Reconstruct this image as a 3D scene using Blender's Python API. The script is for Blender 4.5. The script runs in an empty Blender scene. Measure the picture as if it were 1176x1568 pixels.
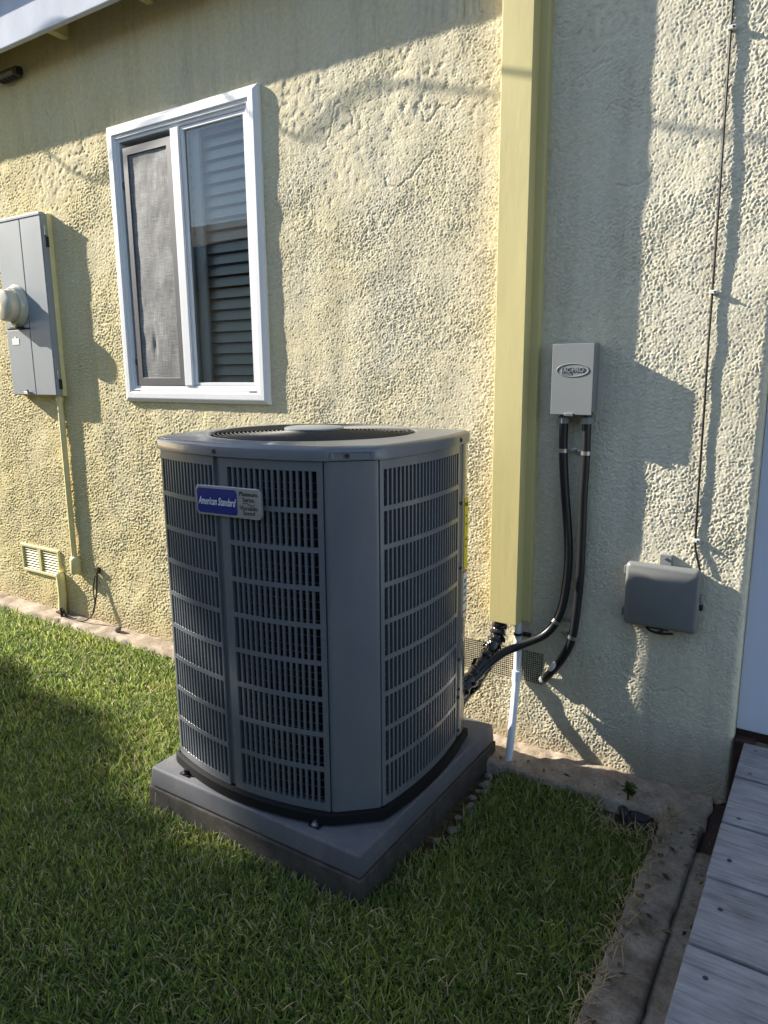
import bpy, bmesh, math, random
import numpy as np
from mathutils import Matrix, Vector
random.seed(7)
RNG = np.random.default_rng(11)
S = bpy.context.scene
COL = S.collection
R = math.radians

# ------------------------------------------------------------------ camera, sky, sun, exposure
cd = bpy.data.cameras.new('camera')
cam = bpy.data.objects.new('camera', cd); COL.objects.link(cam)
cd.sensor_fit = 'HORIZONTAL'; cd.sensor_width = 36; cd.lens = 33.357
cd.clip_start = 0.02; cd.clip_end = 500
rt = Vector((0.840669, 0.541498, -0.007496)); up = Vector((-0.098717, 0.166837, 0.98103)); fw = Vector((-0.532476, 0.823982, -0.193709))
cam.matrix_world = Matrix(((rt.x, up.x, -fw.x, 0.0), (rt.y, up.y, -fw.y, -2.5), (rt.z, up.z, -fw.z, 1.4556), (0, 0, 0, 1)))
S.camera = cam

SUN = Vector((4.4, 1.0, -2.29)).normalized()         # the way the light travels
el = math.asin(-SUN.z); az = math.atan2(-SUN.x, -SUN.y)
w = bpy.data.worlds.new('World'); S.world = w; w.use_nodes = True
nt = w.node_tree; bg = nt.nodes['Background']
sky = nt.nodes.new('ShaderNodeTexSky'); sky.sky_type = 'NISHITA'; sky.sun_disc = False
sky.sun_elevation = el; sky.sun_rotation = az; sky.air_density = 1.0; sky.dust_density = 0.6; sky.ozone_density = 1.0
nt.links.new(sky.outputs[0], bg.inputs[0]); bg.inputs[1].default_value = 0.10
sl = bpy.data.lights.new('sun', 'SUN'); sl.energy = 5.0; sl.angle = R(0.53); sl.color = (1.0, 0.93, 0.80)
so = bpy.data.objects.new('sun', sl); COL.objects.link(so)
so.rotation_euler = SUN.to_track_quat('-Z', 'Y').to_euler(); so.location = (-20, -6, 12)
S.view_settings.view_transform = 'Standard'; S.view_settings.look = 'None'
S.view_settings.exposure = 1.47; S.view_settings.gamma = 1.0
S.view_settings.use_curve_mapping = False
S.render.engine = 'CYCLES'

# ------------------------------------------------------------------ materials
def new_mat(name):
    m = bpy.data.materials.new(name); m.use_nodes = True
    t = m.node_tree; p = t.nodes['Principled BSDF']
    return m, t, p
def coords(t, scale=(1, 1, 1), rot=(0, 0, 0)):
    c = t.nodes.new('ShaderNodeTexCoord'); mp = t.nodes.new('ShaderNodeMapping')
    mp.inputs['Scale'].default_value = scale; mp.inputs['Rotation'].default_value = rot
    t.links.new(c.outputs['Object'], mp.inputs[0]); return mp.outputs[0]
def noise(t, vec, scale, detail=4, rough=0.55, dist=0.0):
    n = t.nodes.new('ShaderNodeTexNoise'); n.inputs['Scale'].default_value = scale
    n.inputs['Detail'].default_value = detail; n.inputs['Roughness'].default_value = rough
    n.inputs['Distortion'].default_value = dist
    t.links.new(vec, n.inputs['Vector']); return n.outputs['Fac']
def ramp(t, fac, stops):
    r = t.nodes.new('ShaderNodeValToRGB'); e = r.color_ramp.elements
    while len(e) < len(stops): e.new(0.5)
    for i, (pos, c) in enumerate(stops):
        e[i].position = pos; e[i].color = (*c, 1)
    t.links.new(fac, r.inputs[0]); return r.outputs[0]
def mixc(t, fac, a, b, mode='MIX'):
    m = t.nodes.new('ShaderNodeMix'); m.data_type = 'RGBA'; m.blend_type = mode
    if isinstance(fac, (int, float)): m.inputs[0].default_value = fac
    else: t.links.new(fac, m.inputs[0])
    for i, v in ((6, a), (7, b)):
        if isinstance(v, tuple): m.inputs[i].default_value = (*v, 1)
        else: t.links.new(v, m.inputs[i])
    return m.outputs[2]
def bump(t, p, h, strength=0.3, dist=0.002):
    b = t.nodes.new('ShaderNodeBump'); b.inputs['Strength'].default_value = strength; b.inputs['Distance'].default_value = dist
    t.links.new(h, b.inputs['Height']); t.links.new(b.outputs[0], p.inputs['Normal'])
def simple(name, col, rough=0.6, metal=0.0, var=0.15, vscale=12, bscale=60, bstr=0.15, bdist=0.001, stretch=(1, 1, 1), coat=0.0, spec=0.5):
    m, t, p = new_mat(name)
    v = coords(t, stretch)
    n = noise(t, v, vscale, 5)
    lo = tuple(c * (1 - var) for c in col); hi = tuple(min(1, c * (1 + var)) for c in col)
    t.links.new(ramp(t, n, [(0.3, lo), (0.7, hi)]), p.inputs['Base Color'])
    p.inputs['Roughness'].default_value = rough; p.inputs['Metallic'].default_value = metal
    p.inputs['Specular IOR Level'].default_value = spec
    if coat: p.inputs['Coat Weight'].default_value = coat; p.inputs['Coat Roughness'].default_value = 0.12
    if bstr: bump(t, p, noise(t, v, bscale, 3), bstr, bdist)
    return m

M = {}
def stucco():
    m, t, p = new_mat('stucco')
    v = coords(t)
    big = noise(t, v, 1.1, 4, 0.6); fine = noise(t, v, 55, 3)
    c1 = ramp(t, big, [(0.30, (0.66, 0.59, 0.415)), (0.62, (0.665, 0.62, 0.485))])
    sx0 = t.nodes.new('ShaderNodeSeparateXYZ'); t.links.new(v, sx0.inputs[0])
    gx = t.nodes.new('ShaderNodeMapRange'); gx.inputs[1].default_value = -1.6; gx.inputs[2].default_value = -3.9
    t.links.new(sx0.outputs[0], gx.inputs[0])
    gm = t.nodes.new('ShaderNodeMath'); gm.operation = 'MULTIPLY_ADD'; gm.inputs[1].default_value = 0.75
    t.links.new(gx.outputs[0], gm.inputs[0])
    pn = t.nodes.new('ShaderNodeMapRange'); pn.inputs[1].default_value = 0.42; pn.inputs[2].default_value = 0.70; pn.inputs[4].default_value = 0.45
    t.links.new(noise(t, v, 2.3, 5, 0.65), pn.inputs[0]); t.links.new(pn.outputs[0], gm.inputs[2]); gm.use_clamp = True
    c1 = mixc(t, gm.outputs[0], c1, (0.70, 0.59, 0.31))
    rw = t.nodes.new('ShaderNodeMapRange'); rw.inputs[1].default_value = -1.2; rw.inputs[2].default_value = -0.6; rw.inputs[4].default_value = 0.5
    t.links.new(sx0.outputs[0], rw.inputs[0]); c1 = mixc(t, rw.outputs[0], c1, (0.69, 0.665, 0.56))      # base colour blends to off-white towards the right end
    # washed-out streaks and blotches left by rain
    ws = noise(t, coords(t, (7, 7, 0.8)), 1.6, 6, 0.65)
    c1 = mixc(t, 0.6, c1, ramp(t, ws, [(0.34, (0.80, 0.79, 0.77)), (0.55, (1, 1, 1))]), 'MULTIPLY')
    c2 = ramp(t, fine, [(0.3, (0.86, 0.85, 0.83)), (0.65, (1, 1, 1))])
    c = mixc(t, 1.0, c1, c2, 'MULTIPLY')
    # soil splash and water stain just above the ground, a shape of its own
    sx = t.nodes.new('ShaderNodeSeparateXYZ'); t.links.new(v, sx.inputs[0])
    mr = t.nodes.new('ShaderNodeMapRange'); mr.inputs[1].default_value = 0.16; mr.inputs[2].default_value = 0.0
    t.links.new(sx.outputs[2], mr.inputs[0])
    ml = t.nodes.new('ShaderNodeMath'); ml.operation = 'MULTIPLY'
    t.links.new(mr.outputs[0], ml.inputs[0]); t.links.new(noise(t, v, 14, 6, 0.7), ml.inputs[1])
    c = mixc(t, ml.outputs[0], c, (0.36, 0.28, 0.17))
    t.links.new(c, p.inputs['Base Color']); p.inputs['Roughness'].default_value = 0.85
    p.inputs['Specular IOR Level'].default_value = 0.25
    bump(t, p, noise(t, v, 120, 5, 0.75), 0.7, 0.0032)
    return m
M['stucco'] = stucco()
M['stucco_far'] = simple('stucco_far', (0.52, 0.46, 0.36), 0.9, var=0.08, bscale=40, bstr=0.6, bdist=0.006)
M['yellow_paint'] = simple('yellow_paint', (0.565, 0.49, 0.22), 0.5, var=0.07, vscale=9, bscale=30, bstr=0.35, bdist=0.0022, stretch=(1, 1, 0.22))
M['yellow_trim'] = simple('yellow_trim', (0.68, 0.61, 0.31), 0.55, var=0.08, bscale=50, bstr=0.35, bdist=0.0015)
M['white_paint'] = simple('white_paint', (0.56, 0.59, 0.66), 0.85, var=0.08, vscale=9, bscale=30, bstr=0.22, bdist=0.002, stretch=(1, 1, 0.6), spec=0.04)
M['vinyl'] = simple('vinyl', (0.70, 0.71, 0.73), 0.32, var=0.025, bstr=0.05)
M['door_paint'] = simple('door_paint', (0.60, 0.65, 0.76), 0.4, var=0.05, vscale=7, bscale=30, bstr=0.35, bdist=0.0015, stretch=(1, 1, 0.08))
M['ac_paint'] = simple('ac_paint', (0.126, 0.138, 0.158), 0.22, var=0.05, vscale=3, bscale=260, bstr=0.05, bdist=0.0003, coat=0.45)
def dusty(m, amt):
    t = m.node_tree; p = t.nodes['Principled BSDF']; src = p.inputs['Base Color'].links[0].from_socket
    d = noise(t, coords(t, (1, 1, 0.35)), 7, 7, 0.7); d2 = noise(t, coords(t), 150, 3, 0.6)
    f = t.nodes.new('ShaderNodeMath'); f.operation = 'MULTIPLY'
    a = t.nodes.new('ShaderNodeMapRange'); a.inputs[1].default_value = 0.45; a.inputs[2].default_value = 0.8; a.inputs[4].default_value = amt
    b = t.nodes.new('ShaderNodeMapRange'); b.inputs[1].default_value = 0.35; b.inputs[2].default_value = 0.65
    t.links.new(d, a.inputs[0]); t.links.new(d2, b.inputs[0]); t.links.new(a.outputs[0], f.inputs[0]); t.links.new(b.outputs[0], f.inputs[1])
    t.links.new(mixc(t, f.outputs[0], src, (0.34, 0.31, 0.26)), p.inputs['Base Color'])
    r = t.nodes.new('ShaderNodeMapRange'); r.inputs[3].default_value = p.inputs['Roughness'].default_value; r.inputs[4].default_value = min(1, p.inputs['Roughness'].default_value + 0.25)
    t.links.new(d, r.inputs[0]); t.links.new(r.outputs[0], p.inputs['Roughness'])
dusty(M['ac_paint'], 0.30)
M['ac_slat'] = simple('ac_slat', (0.126, 0.138, 0.158), 0.32, var=0.05, vscale=3, bstr=0.0, coat=0.2)
M['ac_black'] = simple('ac_black', (0.010, 0.010, 0.011), 0.42, var=0.2, bstr=0.1)
M['base_black'] = simple('base_black', (0.008, 0.008, 0.009), 0.75, var=0.1, bstr=0, spec=0.2)
M['grille_black'] = simple('grille_black', (0.012, 0.012, 0.013), 0.62, var=0.1, bstr=0)
M['ac_post'] = simple('ac_post', (0.15, 0.15, 0.14), 0.26, var=0.05, vscale=3, bscale=14, bstr=0.12, bdist=0.003, coat=0.5)
def coil():
    m, t, p = new_mat('coil')
    v = coords(t, (1, 1, 1))
    wv = t.nodes.new('ShaderNodeTexWave'); wv.wave_type = 'BANDS'; wv.bands_direction = 'Z'
    wv.inputs['Scale'].default_value = 75; wv.inputs['Distortion'].default_value = 0.6
    t.links.new(v, wv.inputs[0])
    t.links.new(ramp(t, wv.outputs['Fac'], [(0.4, (0.002, 0.0025, 0.004)), (0.95, (0.010, 0.012, 0.018))]), p.inputs['Base Color'])
    p.inputs['Metallic'].default_value = 0.4; p.inputs['Roughness'].default_value = 0.5
    return m
M['coil'] = coil()
M['tube'] = simple('tube', (0.16, 0.165, 0.175), 0.4, 0.5, bstr=0)
M['pad'] = simple('pad', (0.100, 0.104, 0.120), 0.62, var=0.07, vscale=6, bscale=220, bstr=0.25, bdist=0.0008)
def concrete(name, col, dark, sc=9):
    m, t, p = new_mat(name)
    v = coords(t)
    n = noise(t, v, sc, 7, 0.65); n2 = noise(t, v, sc * 9, 4, 0.7)
    c = ramp(t, n, [(0.36, dark), (0.64, col)])
    c = mixc(t, 0.6, c, ramp(t, n2, [(0.35, (0.58, 0.54, 0.50)), (0.6, (1, 1, 1))]), 'MULTIPLY')
    n3 = noise(t, v, sc * 40, 2, 0.6); c = mixc(t, 0.7, c, ramp(t, n3, [(0.30, (0.45, 0.43, 0.40)), (0.40, (1, 1, 1)), (0.66, (1, 1, 1)), (0.74, (1.35, 1.33, 1.30))]), 'MULTIPLY')
    t.links.new(c, p.inputs['Base Color']); p.inputs['Roughness'].default_value = 0.92
    p.inputs['Specular IOR Level'].default_value = 0.2
    bump(t, p, noise(t, v, sc * 14, 6, 0.7), 0.7, 0.004)
    return m
M['concrete'] = concrete('concrete', (0.40, 0.345, 0.28), (0.19, 0.155, 0.115))
M['concrete_pink'] = concrete('concrete_pink', (0.49, 0.41, 0.33), (0.27, 0.215, 0.16))
M['concrete_pad'] = concrete('concrete_pad', (0.105, 0.098, 0.09), (0.065, 0.06, 0.054), 16)
M['soil'] = concrete('soil', (0.14, 0.105, 0.058), (0.045, 0.036, 0.020), 30)
M['stone'] = concrete('stone', (0.34, 0.31, 0.28), (0.20, 0.18, 0.16), 30)
M['box_grey'] = simple('box_grey', (0.19, 0.205, 0.21), 0.42, var=0.04, vscale=4, bscale=160, bstr=0.08, bdist=0.0004)
M['meter_grey'] = simple('meter_grey', (0.25, 0.28, 0.31), 0.34, var=0.05, vscale=3, bscale=18, bstr=0.1, bdist=0.002)
dusty(M['pad'], 0.5); dusty(M['meter_grey'], 0.25); dusty(M['yellow_paint'], 0.15); dusty(M['vinyl'], 0.14); dusty(M['box_grey'], 0.25)
M['seam'] = simple('seam', (0.015, 0.016, 0.018), 0.7, bstr=0)
M['meter_glass'] = simple('meter_glass', (0.52, 0.49, 0.38), 0.25, var=0.12, vscale=14, bstr=0.1, coat=0.6)
M['tele_grey'] = simple('tele_grey', (0.165, 0.17, 0.168), 0.45, var=0.04, vscale=5, bscale=300, bstr=0.1, bdist=0.0004)
M['rubber'] = simple('rubber', (0.012, 0.0125, 0.015), 0.38, var=0.2, bscale=90, bstr=0.1)
M['wrap'] = simple('wrap', (0.009, 0.009, 0.010), 0.16, var=0.3, vscale=20, bscale=38, bstr=1.0, bdist=0.012, coat=0.6)
M['copper'] = simple('copper', (0.42, 0.19, 0.09), 0.35, 0.9, var=0.3, vscale=30, bstr=0.2)
M['pvc'] = simple('pvc', (0.74, 0.77, 0.82), 0.3, var=0.03, bstr=0.04)
M['steel'] = simple('steel', (0.55, 0.55, 0.56), 0.32, 0.95, var=0.1, bstr=0.1)
M['wire_mesh'] = simple('wire_mesh', (0.60, 0.54, 0.40), 0.5, 0.2, var=0.3, vscale=60, bstr=0)
M['hole'] = simple('hole', (0.012, 0.011, 0.010), 0.95, bstr=0)
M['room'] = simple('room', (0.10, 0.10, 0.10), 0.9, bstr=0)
M['slat_white'] = simple('slat_white', (0.82, 0.84, 0.82), 0.5, var=0.03, bstr=0)
M['screen_frame'] = simple('screen_frame', (0.085, 0.087, 0.098), 0.42, var=0.06, bstr=0.05)
M['dark_brown'] = simple('dark_brown', (0.045, 0.022, 0.018), 0.55, var=0.35, vscale=18, bscale=40, bstr=0.5, bdist=0.003)
M['fixture'] = simple('fixture', (0.085, 0.078, 0.062), 0.5, var=0.2, bstr=0.2)
M['white_label'] = simple('white_label', (0.75, 0.75, 0.74), 0.5, var=0.04, bstr=0)
M['yellow_label'] = simple('yellow_label', (0.72, 0.62, 0.02), 0.45, var=0.03, bstr=0)
M['ink'] = simple('ink', (0.015, 0.015, 0.016), 0.5, bstr=0)
M['orange_label'] = simple('orange_label', (0.55, 0.14, 0.03), 0.5, bstr=0)
M['cap_grey'] = simple('cap_grey', (0.20, 0.215, 0.225), 0.35, var=0.06, bstr=0)
M['badge_silver'] = simple('badge_silver', (0.42, 0.43, 0.45), 0.28, 0.6, var=0.03, bstr=0)
M['badge_blue'] = simple('badge_blue', (0.012, 0.022, 0.19), 0.22, var=0.05, bstr=0, coat=0.6)
M['badge_text'] = simple('badge_text', (0.78, 0.79, 0.82), 0.4, bstr=0)
M['bark'] = simple('bark', (0.09, 0.06, 0.04), 0.9, var=0.3, bstr=0.8, bdist=0.02)
M['roofing'] = simple('roofing', (0.10, 0.085, 0.075), 0.9, var=0.2, bstr=0.5)
M['straw'] = simple('straw', (0.34, 0.26, 0.13), 0.8, var=0.3, bstr=0)
M['drain'] = simple('drain', (0.022, 0.024, 0.027), 0.5, var=0.3, vscale=30, bstr=0.3)
def plank_mat():
    m, t, p = new_mat('weathered_plank')
    c = t.nodes.new('ShaderNodeTexCoord'); oi = t.nodes.new('ShaderNodeObjectInfo')
    mp = t.nodes.new('ShaderNodeMapping'); mp.inputs['Scale'].default_value = (0.7, 14, 14)
    t.links.new(c.outputs['Object'], mp.inputs[0])
    ad = t.nodes.new('ShaderNodeVectorMath'); ad.operation = 'ADD'
    cx = t.nodes.new('ShaderNodeCombineXYZ'); mu = t.nodes.new('ShaderNodeMath'); mu.operation = 'MULTIPLY'; mu.inputs[1].default_value = 60
    t.links.new(oi.outputs['Random'], mu.inputs[0]); t.links.new(mu.outputs[0], cx.inputs[1]); t.links.new(mu.outputs[0], cx.inputs[0])
    t.links.new(mp.outputs[0], ad.inputs[0]); t.links.new(cx.outputs[0], ad.inputs[1])
    g = noise(t, ad.outputs[0], 7, 10, 0.78, 0.25)
    b = noise(t, coords(t, (3, 9, 9)), 2.2, 5, 0.65)
    c1 = ramp(t, g, [(0.34, (0.11, 0.108, 0.115)), (0.46, (0.25, 0.25, 0.27)), (0.7, (0.33, 0.33, 0.355))])
    c2 = ramp(t, b, [(0.32, (0.50, 0.49, 0.48)), (0.5, (0.95, 0.95, 0.95)), (0.66, (1.25, 1.25, 1.22))])
    t.links.new(mixc(t, 0.8, c1, c2, 'MULTIPLY'), p.inputs['Base Color']); p.inputs['Roughness'].default_value = 0.7
    bump(t, p, g, 1.0, 0.005)
    return m
M['plank'] = plank_mat()
def screen_mat():
    m, t, p = new_mat('insect_screen')
    h = noise(t, coords(t, (1.5, 1, 26)), 9, 5, 0.7); v = noise(t, coords(t, (26, 1, 1.5)), 9, 5, 0.7)
    big = noise(t, coords(t), 5, 4)
    a = mixc(t, 0.5, h, v); a = mixc(t, 0.28, a, big)
    t.links.new(ramp(t, a, [(0.40, (0.06, 0.06, 0.065)), (0.52, (0.19, 0.19, 0.195)), (0.62, (0.44, 0.44, 0.44))]), p.inputs['Base Color'])
    p.inputs['Roughness'].default_value = 0.7; bump(t, p, a, 0.5, 0.002)
    return m
M['screen'] = screen_mat()
def glass_mat():
    m, t, p = new_mat('window_glass'); t.nodes.remove(p)
    out = t.nodes['Material Output']
    fr = t.nodes.new('ShaderNodeFresnel'); fr.inputs[0].default_value = 1.75
    gl = t.nodes.new('ShaderNodeBsdfGlossy'); gl.inputs['Roughness'].default_value = 0.0; gl.inputs[0].default_value = (1, 1, 1, 1)
    tr = t.nodes.new('ShaderNodeBsdfTransparent'); tr.inputs[0].default_value = (0.92, 0.97, 0.94, 1)
    mx = t.nodes.new('ShaderNodeMixShader')
    t.links.new(fr.outputs[0], mx.inputs[0]); t.links.new(tr.outputs[0], mx.inputs[1]); t.links.new(gl.outputs[0], mx.inputs[2])
    t.links.new(mx.outputs[0], out.inputs[0]); return m
M['glass'] = glass_mat()
def leafy(name, stops, trans=0.3, rough=0.5):
    m, t, p = new_mat(name)
    g = t.nodes.new('ShaderNodeNewGeometry')
    c = ramp(t, g.outputs['Random Per Island'], stops)
    pt = noise(t, coords(t), 3.2, 5, 0.6)
    c = mixc(t, 0.75, c, ramp(t, pt, [(0.32, (0.72, 0.80, 0.75)), (0.5, (1.0, 1.0, 1.0)), (0.68, (1.22, 1.10, 1.0))]), 'MULTIPLY')
    t.links.new(c, p.inputs['Base Color']); p.inputs['Roughness'].default_value = rough
    p.inputs['Specular IOR Level'].default_value = 0.35
    tl = t.nodes.new('ShaderNodeBsdfTranslucent'); t.links.new(c, tl.inputs[0])
    mx = t.nodes.new('ShaderNodeMixShader'); mx.inputs[0].default_value = trans
    t.links.new(p.outputs[0], mx.inputs[1]); t.links.new(tl.outputs[0], mx.inputs[2])
    t.links.new(mx.outputs[0], t.nodes['Material Output'].inputs[0]); return m
M['grass'] = leafy('grass', [(0.0, (0.105, 0.135, 0.048)), (0.35, (0.19, 0.265, 0.060)), (0.66, (0.305, 0.415, 0.080)), (0.85, (0.40, 0.47, 0.13)), (0.92, (0.50, 0.44, 0.27))], 0.55)
M['leaf'] = leafy('leaf', [(0.0, (0.03, 0.055, 0.012)), (1.0, (0.07, 0.11, 0.03))], 0.25)

# ------------------------------------------------------------------ mesh helpers
def mesh_obj(name, verts, faces, mat, parent=None, smooth=False, loc=None):
    me = bpy.data.meshes.new(name); me.from_pydata([tuple(v) for v in verts], [], faces); me.update()
    return link(name, me, mat, parent, smooth, loc)
def link(name, me, mat, parent=None, smooth=False, loc=None):
    if mat is not None and not me.materials: me.materials.append(M[mat] if isinstance(mat, str) else mat)
    if smooth:
        me.polygons.foreach_set('use_smooth', [True] * len(me.polygons))
    o = bpy.data.objects.new(name, me); COL.objects.link(o)
    if loc is not None: o.location = loc
    if parent is not None: o.parent = parent
    return o
def thing(name, label, cat, loc=(0, 0, 0), group=None):
    o = bpy.data.objects.new(name, None); COL.objects.link(o); o.empty_display_size = 0.1
    o['label'] = label; o['category'] = cat
    if group: o['group'] = group
    return o           # empties stay at the origin; parts carry world coordinates
def tag(o, label, cat, group=None):
    o['label'] = label; o['category'] = cat
    if group: o['group'] = group
    return o
def struct(o): o['kind'] = 'structure'; return o
class MB:
    def __init__(s): s.v = []; s.f = []
    def add(s, v, f):
        n = len(s.v); s.v += [tuple(p) for p in v]; s.f += [tuple(i + n for i in q) for q in f]; return s
    def box(s, x0, x1, y0, y1, z0, z1, m=None):
        v = [(x, y, z) for z in (z0, z1) for y in (y0, y1) for x in (x0, x1)]
        if m is not None: v = [m @ Vector(p) for p in v]
        return s.add(v, [(0, 2, 3, 1), (4, 5, 7, 6), (0, 1, 5, 4), (2, 6, 7, 3), (0, 4, 6, 2), (1, 3, 7, 5)])
    def tube(s, pts, r, n=10, cap=True):
        pts = [Vector(p) for p in pts]; rings = []
        rr = r if isinstance(r, (list, tuple)) else [r] * len(pts)
        t0 = (pts[1] - pts[0]).normalized()
        a = Vector((0, 0, 1)) if abs(t0.z) < 0.9 else Vector((1, 0, 0))
        u = t0.cross(a).normalized()
        V = []
        for i, p in enumerate(pts):
            t = (pts[min(i + 1, len(pts) - 1)] - pts[max(i - 1, 0)])
            t = t.normalized() if t.length > 1e-9 else t0
            u = (u - t * u.dot(t)).normalized(); b = t.cross(u)
            for k in range(n):
                an = 2 * math.pi * k / n
                V.append(p + (u * math.cos(an) + b * math.sin(an)) * rr[i])
        F = []
        for i in range(len(pts) - 1):
            for k in range(n):
                k2 = (k + 1) % n
                F.append((i * n + k, i * n + k2, (i + 1) * n + k2, (i + 1) * n + k))
        if cap:
            F.append(tuple(range(n - 1, -1, -1))); F.append(tuple(range((len(pts) - 1) * n, len(pts) * n)))
        return s.add(V, F)
    def lathe(s, prof, n=32, m=None, cap=True):
        V = []; F = []
        for r, z in prof:
            for k in range(n):
                a = 2 * math.pi * k / n; p = Vector((r * math.cos(a), r * math.sin(a), z)); V.append(m @ p if m is not None else p)
        for i in range(len(prof) - 1):
            for k in range(n):
                k2 = (k + 1) % n; F.append((i * n + k, i * n + k2, (i + 1) * n + k2, (i + 1) * n + k))
        if cap: F.append(tuple(range((len(prof) - 1) * n, len(prof) * n))); F.append(tuple(range(n - 1, -1, -1)))
        return s.add(V, F)
    def build(s, name, mat, parent=None, smooth=False, bevel=0, seg=2, loc=None):
        me = bpy.data.meshes.new(name); me.from_pydata(s.v, [], s.f); me.update()
        if bevel:
            bm = bmesh.new(); bm.from_mesh(me)
            bmesh.ops.remove_doubles(bm, verts=bm.verts, dist=1e-6)
            ed = [e for e in bm.edges if len(e.link_faces) == 2 and e.calc_face_angle(0) > 0.5]
            bmesh.ops.bevel(bm, geom=ed, offset=bevel, segments=seg, affect='EDGES', clamp_overlap=True, profile=0.6)
            bm.to_mesh(me); bm.free()
        o = link(name, me, mat, parent, smooth or bool(bevel and seg > 2), loc)
        if smooth: me.set_sharp_from_angle(angle=R(40))
        return o
def spline(pts, n=8):
    P = [Vector(p) for p in pts]; out = []
    for i in range(len(P) - 1):
        a = P[max(i - 1, 0)]; b = P[i]; c = P[i + 1]; d = P[min(i + 2, len(P) - 1)]
        for k in range(n):
            t = k / n
            out.append(0.5 * ((2 * b) + (c - a) * t + (2 * a - 5 * b + 4 * c - d) * t * t + (3 * b - a - 3 * c + d) * t ** 3))
    out.append(P[-1]); return out
def text_mesh(name, body, size, mat, parent, m, shear=0.0, extrude=0.0006, width=None, offset=0.0):
    cu = bpy.data.curves.new('txt', 'FONT'); cu.body = body; cu.size = size; cu.shear = shear
    cu.extrude = extrude; cu.align_x = 'CENTER'; cu.align_y = 'CENTER'; cu.resolution_u = 3; cu.offset = offset
    ob = bpy.data.objects.new('txt', cu); COL.objects.link(ob)
    dg = bpy.context.evaluated_depsgraph_get()
    me = bpy.data.meshes.new_from_object(ob.evaluated_get(dg))
    bpy.data.objects.remove(ob); bpy.data.curves.remove(cu)
    xs = [v.co.x for v in me.vertices]
    sc = (width / (max(xs) - min(xs))) if width else 1.0
    for v in me.vertices: v.co = m @ Vector((v.co.x * sc, v.co.y, v.co.z))
    me.materials.clear(); me.name = name
    return link(name, me, mat, parent)
def fnoise(shape, lam, width, seed):
    """band of noise with wave length lam (in samples), unit variance"""
    g = np.random.default_rng(seed).standard_normal(shape)
    fy = np.fft.fftfreq(shape[0])[:, None]; fx = np.fft.rfftfreq(shape[1])[None, :]
    f = np.sqrt(fx * fx + fy * fy) + 1e-9
    h = np.fft.irfft2(np.fft.rfft2(g) * np.exp(-(np.log(f * lam) / width) ** 2), s=shape)
    return (h - h.mean()) / h.std()
def grid_mesh(name, P, keep, mat, parent=None, smooth=True):
    """P: (ny,nx,3) array; keep: (ny-1,nx-1) mask"""
    ny, nx = P.shape[:2]
    idx = np.arange(ny * nx).reshape(ny, nx)
    q = np.stack([idx[:-1, :-1], idx[:-1, 1:], idx[1:, 1:], idx[1:, :-1]], -1)[keep].astype(np.int32)
    me = bpy.data.meshes.new(name)
    me.vertices.add(ny * nx); me.vertices.foreach_set('co', P.astype(np.float32).ravel())
    n = len(q); me.loops.add(n * 4); me.loops.foreach_set('vertex_index', q.ravel())
    me.polygons.add(n); me.polygons.foreach_set('loop_start', np.arange(0, n * 4, 4, dtype=np.int32))
    me.update(calc_edges=True); me.validate()
    return link(name, me, mat, parent, smooth)

# ------------------------------------------------------------------ ground
gp = []
gnd = mesh_obj('ground', [(-60, -60, -0.065), (60, -60, -0.065), (60, 30, -0.065), (-60, 30, -0.065)], [(0, 1, 2, 3)], 'soil'); struct(gnd)

# ------------------------------------------------------------------ the house
house = thing('house', 'cream yellow stucco house wall with white fascia, window and doorway', 'house')
def axis(segs):
    out = [segs[0][0]]
    for a, b, d0, d1 in segs:
        x = a
        while x < b - 1e-6:
            t = (x - a) / (b - a); x += d0 + (d1 - d0) * t; out.append(min(x, b))
    return np.unique(np.array(out))
XE = -0.214
xs = axis([(-7.0, -4.6, 0.06, 0.012), (-4.6, -2.2, 0.0070, 0.0043), (-2.2, XE, 0.0041, 0.0030)])
zs = axis([(-0.03, 2.68, 0.0036, 0.0036), (2.75, 3.3, 0.010, 0.02)])
RES = 0.003
NX, NZ = int(7.0 / RES) + 8, int(3.4 / RES) + 8
h1 = fnoise((NZ, NX), 3.5, 0.55, 1); h2 = fnoise((NZ, NX), 10, 0.8, 2); h3 = fnoise((NZ, NX), 24, 0.75, 3)
h4 = fnoise((NZ, NX), 80, 0.5, 4); mk = fnoise((NZ, NX), 220, 0.5, 5); mk2 = fnoise((NZ, NX), 140, 0.5, 6)
zz = np.linspace(-0.05, 3.35, NZ)[:, None]
patch = 1 / (1 + np.exp(-(mk * 1.6 - 0.55 + np.clip((zz - 1.5) * 1.1, -0.6, 1.2)) * 2.2))   # trowelled patches, more of them high up
xx_ = np.linspace(-7.0, -7.0 + NX * RES, NX)[None, :]; wl_ = np.clip((-1.9 - xx_) / 1.5, 0, 1); h1c = fnoise((NZ, NX), 6.0, 0.6, 8); hh = (h1 * (1 - wl_) + h1c * wl_) * 0.95 + h2 * 0.32; cut = 0.62 - 1.35 * np.clip(patch * 1.1 + 0.40 * h3 - 0.05, 0, 1); lump = (np.minimum(hh, cut) + 0.18 * np.maximum(hh - cut, 0)) * (0.00185 + 0.0004 * wl_)
trow = np.minimum(h3 * 0.9, 0.20) * 0.0013 + 0.00016 * h1; up_ = np.clip((zz - 1.9) / 0.6, 0, 1) * patch; trow = trow * (1 + 0.9 * up_)
H = lump * (1 - 0.35 * up_) * (1 + 0.15 * mk2) + trow * (0.10 + 0.30 * patch + 0.35 * up_) + h4 * 0.0008
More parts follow.
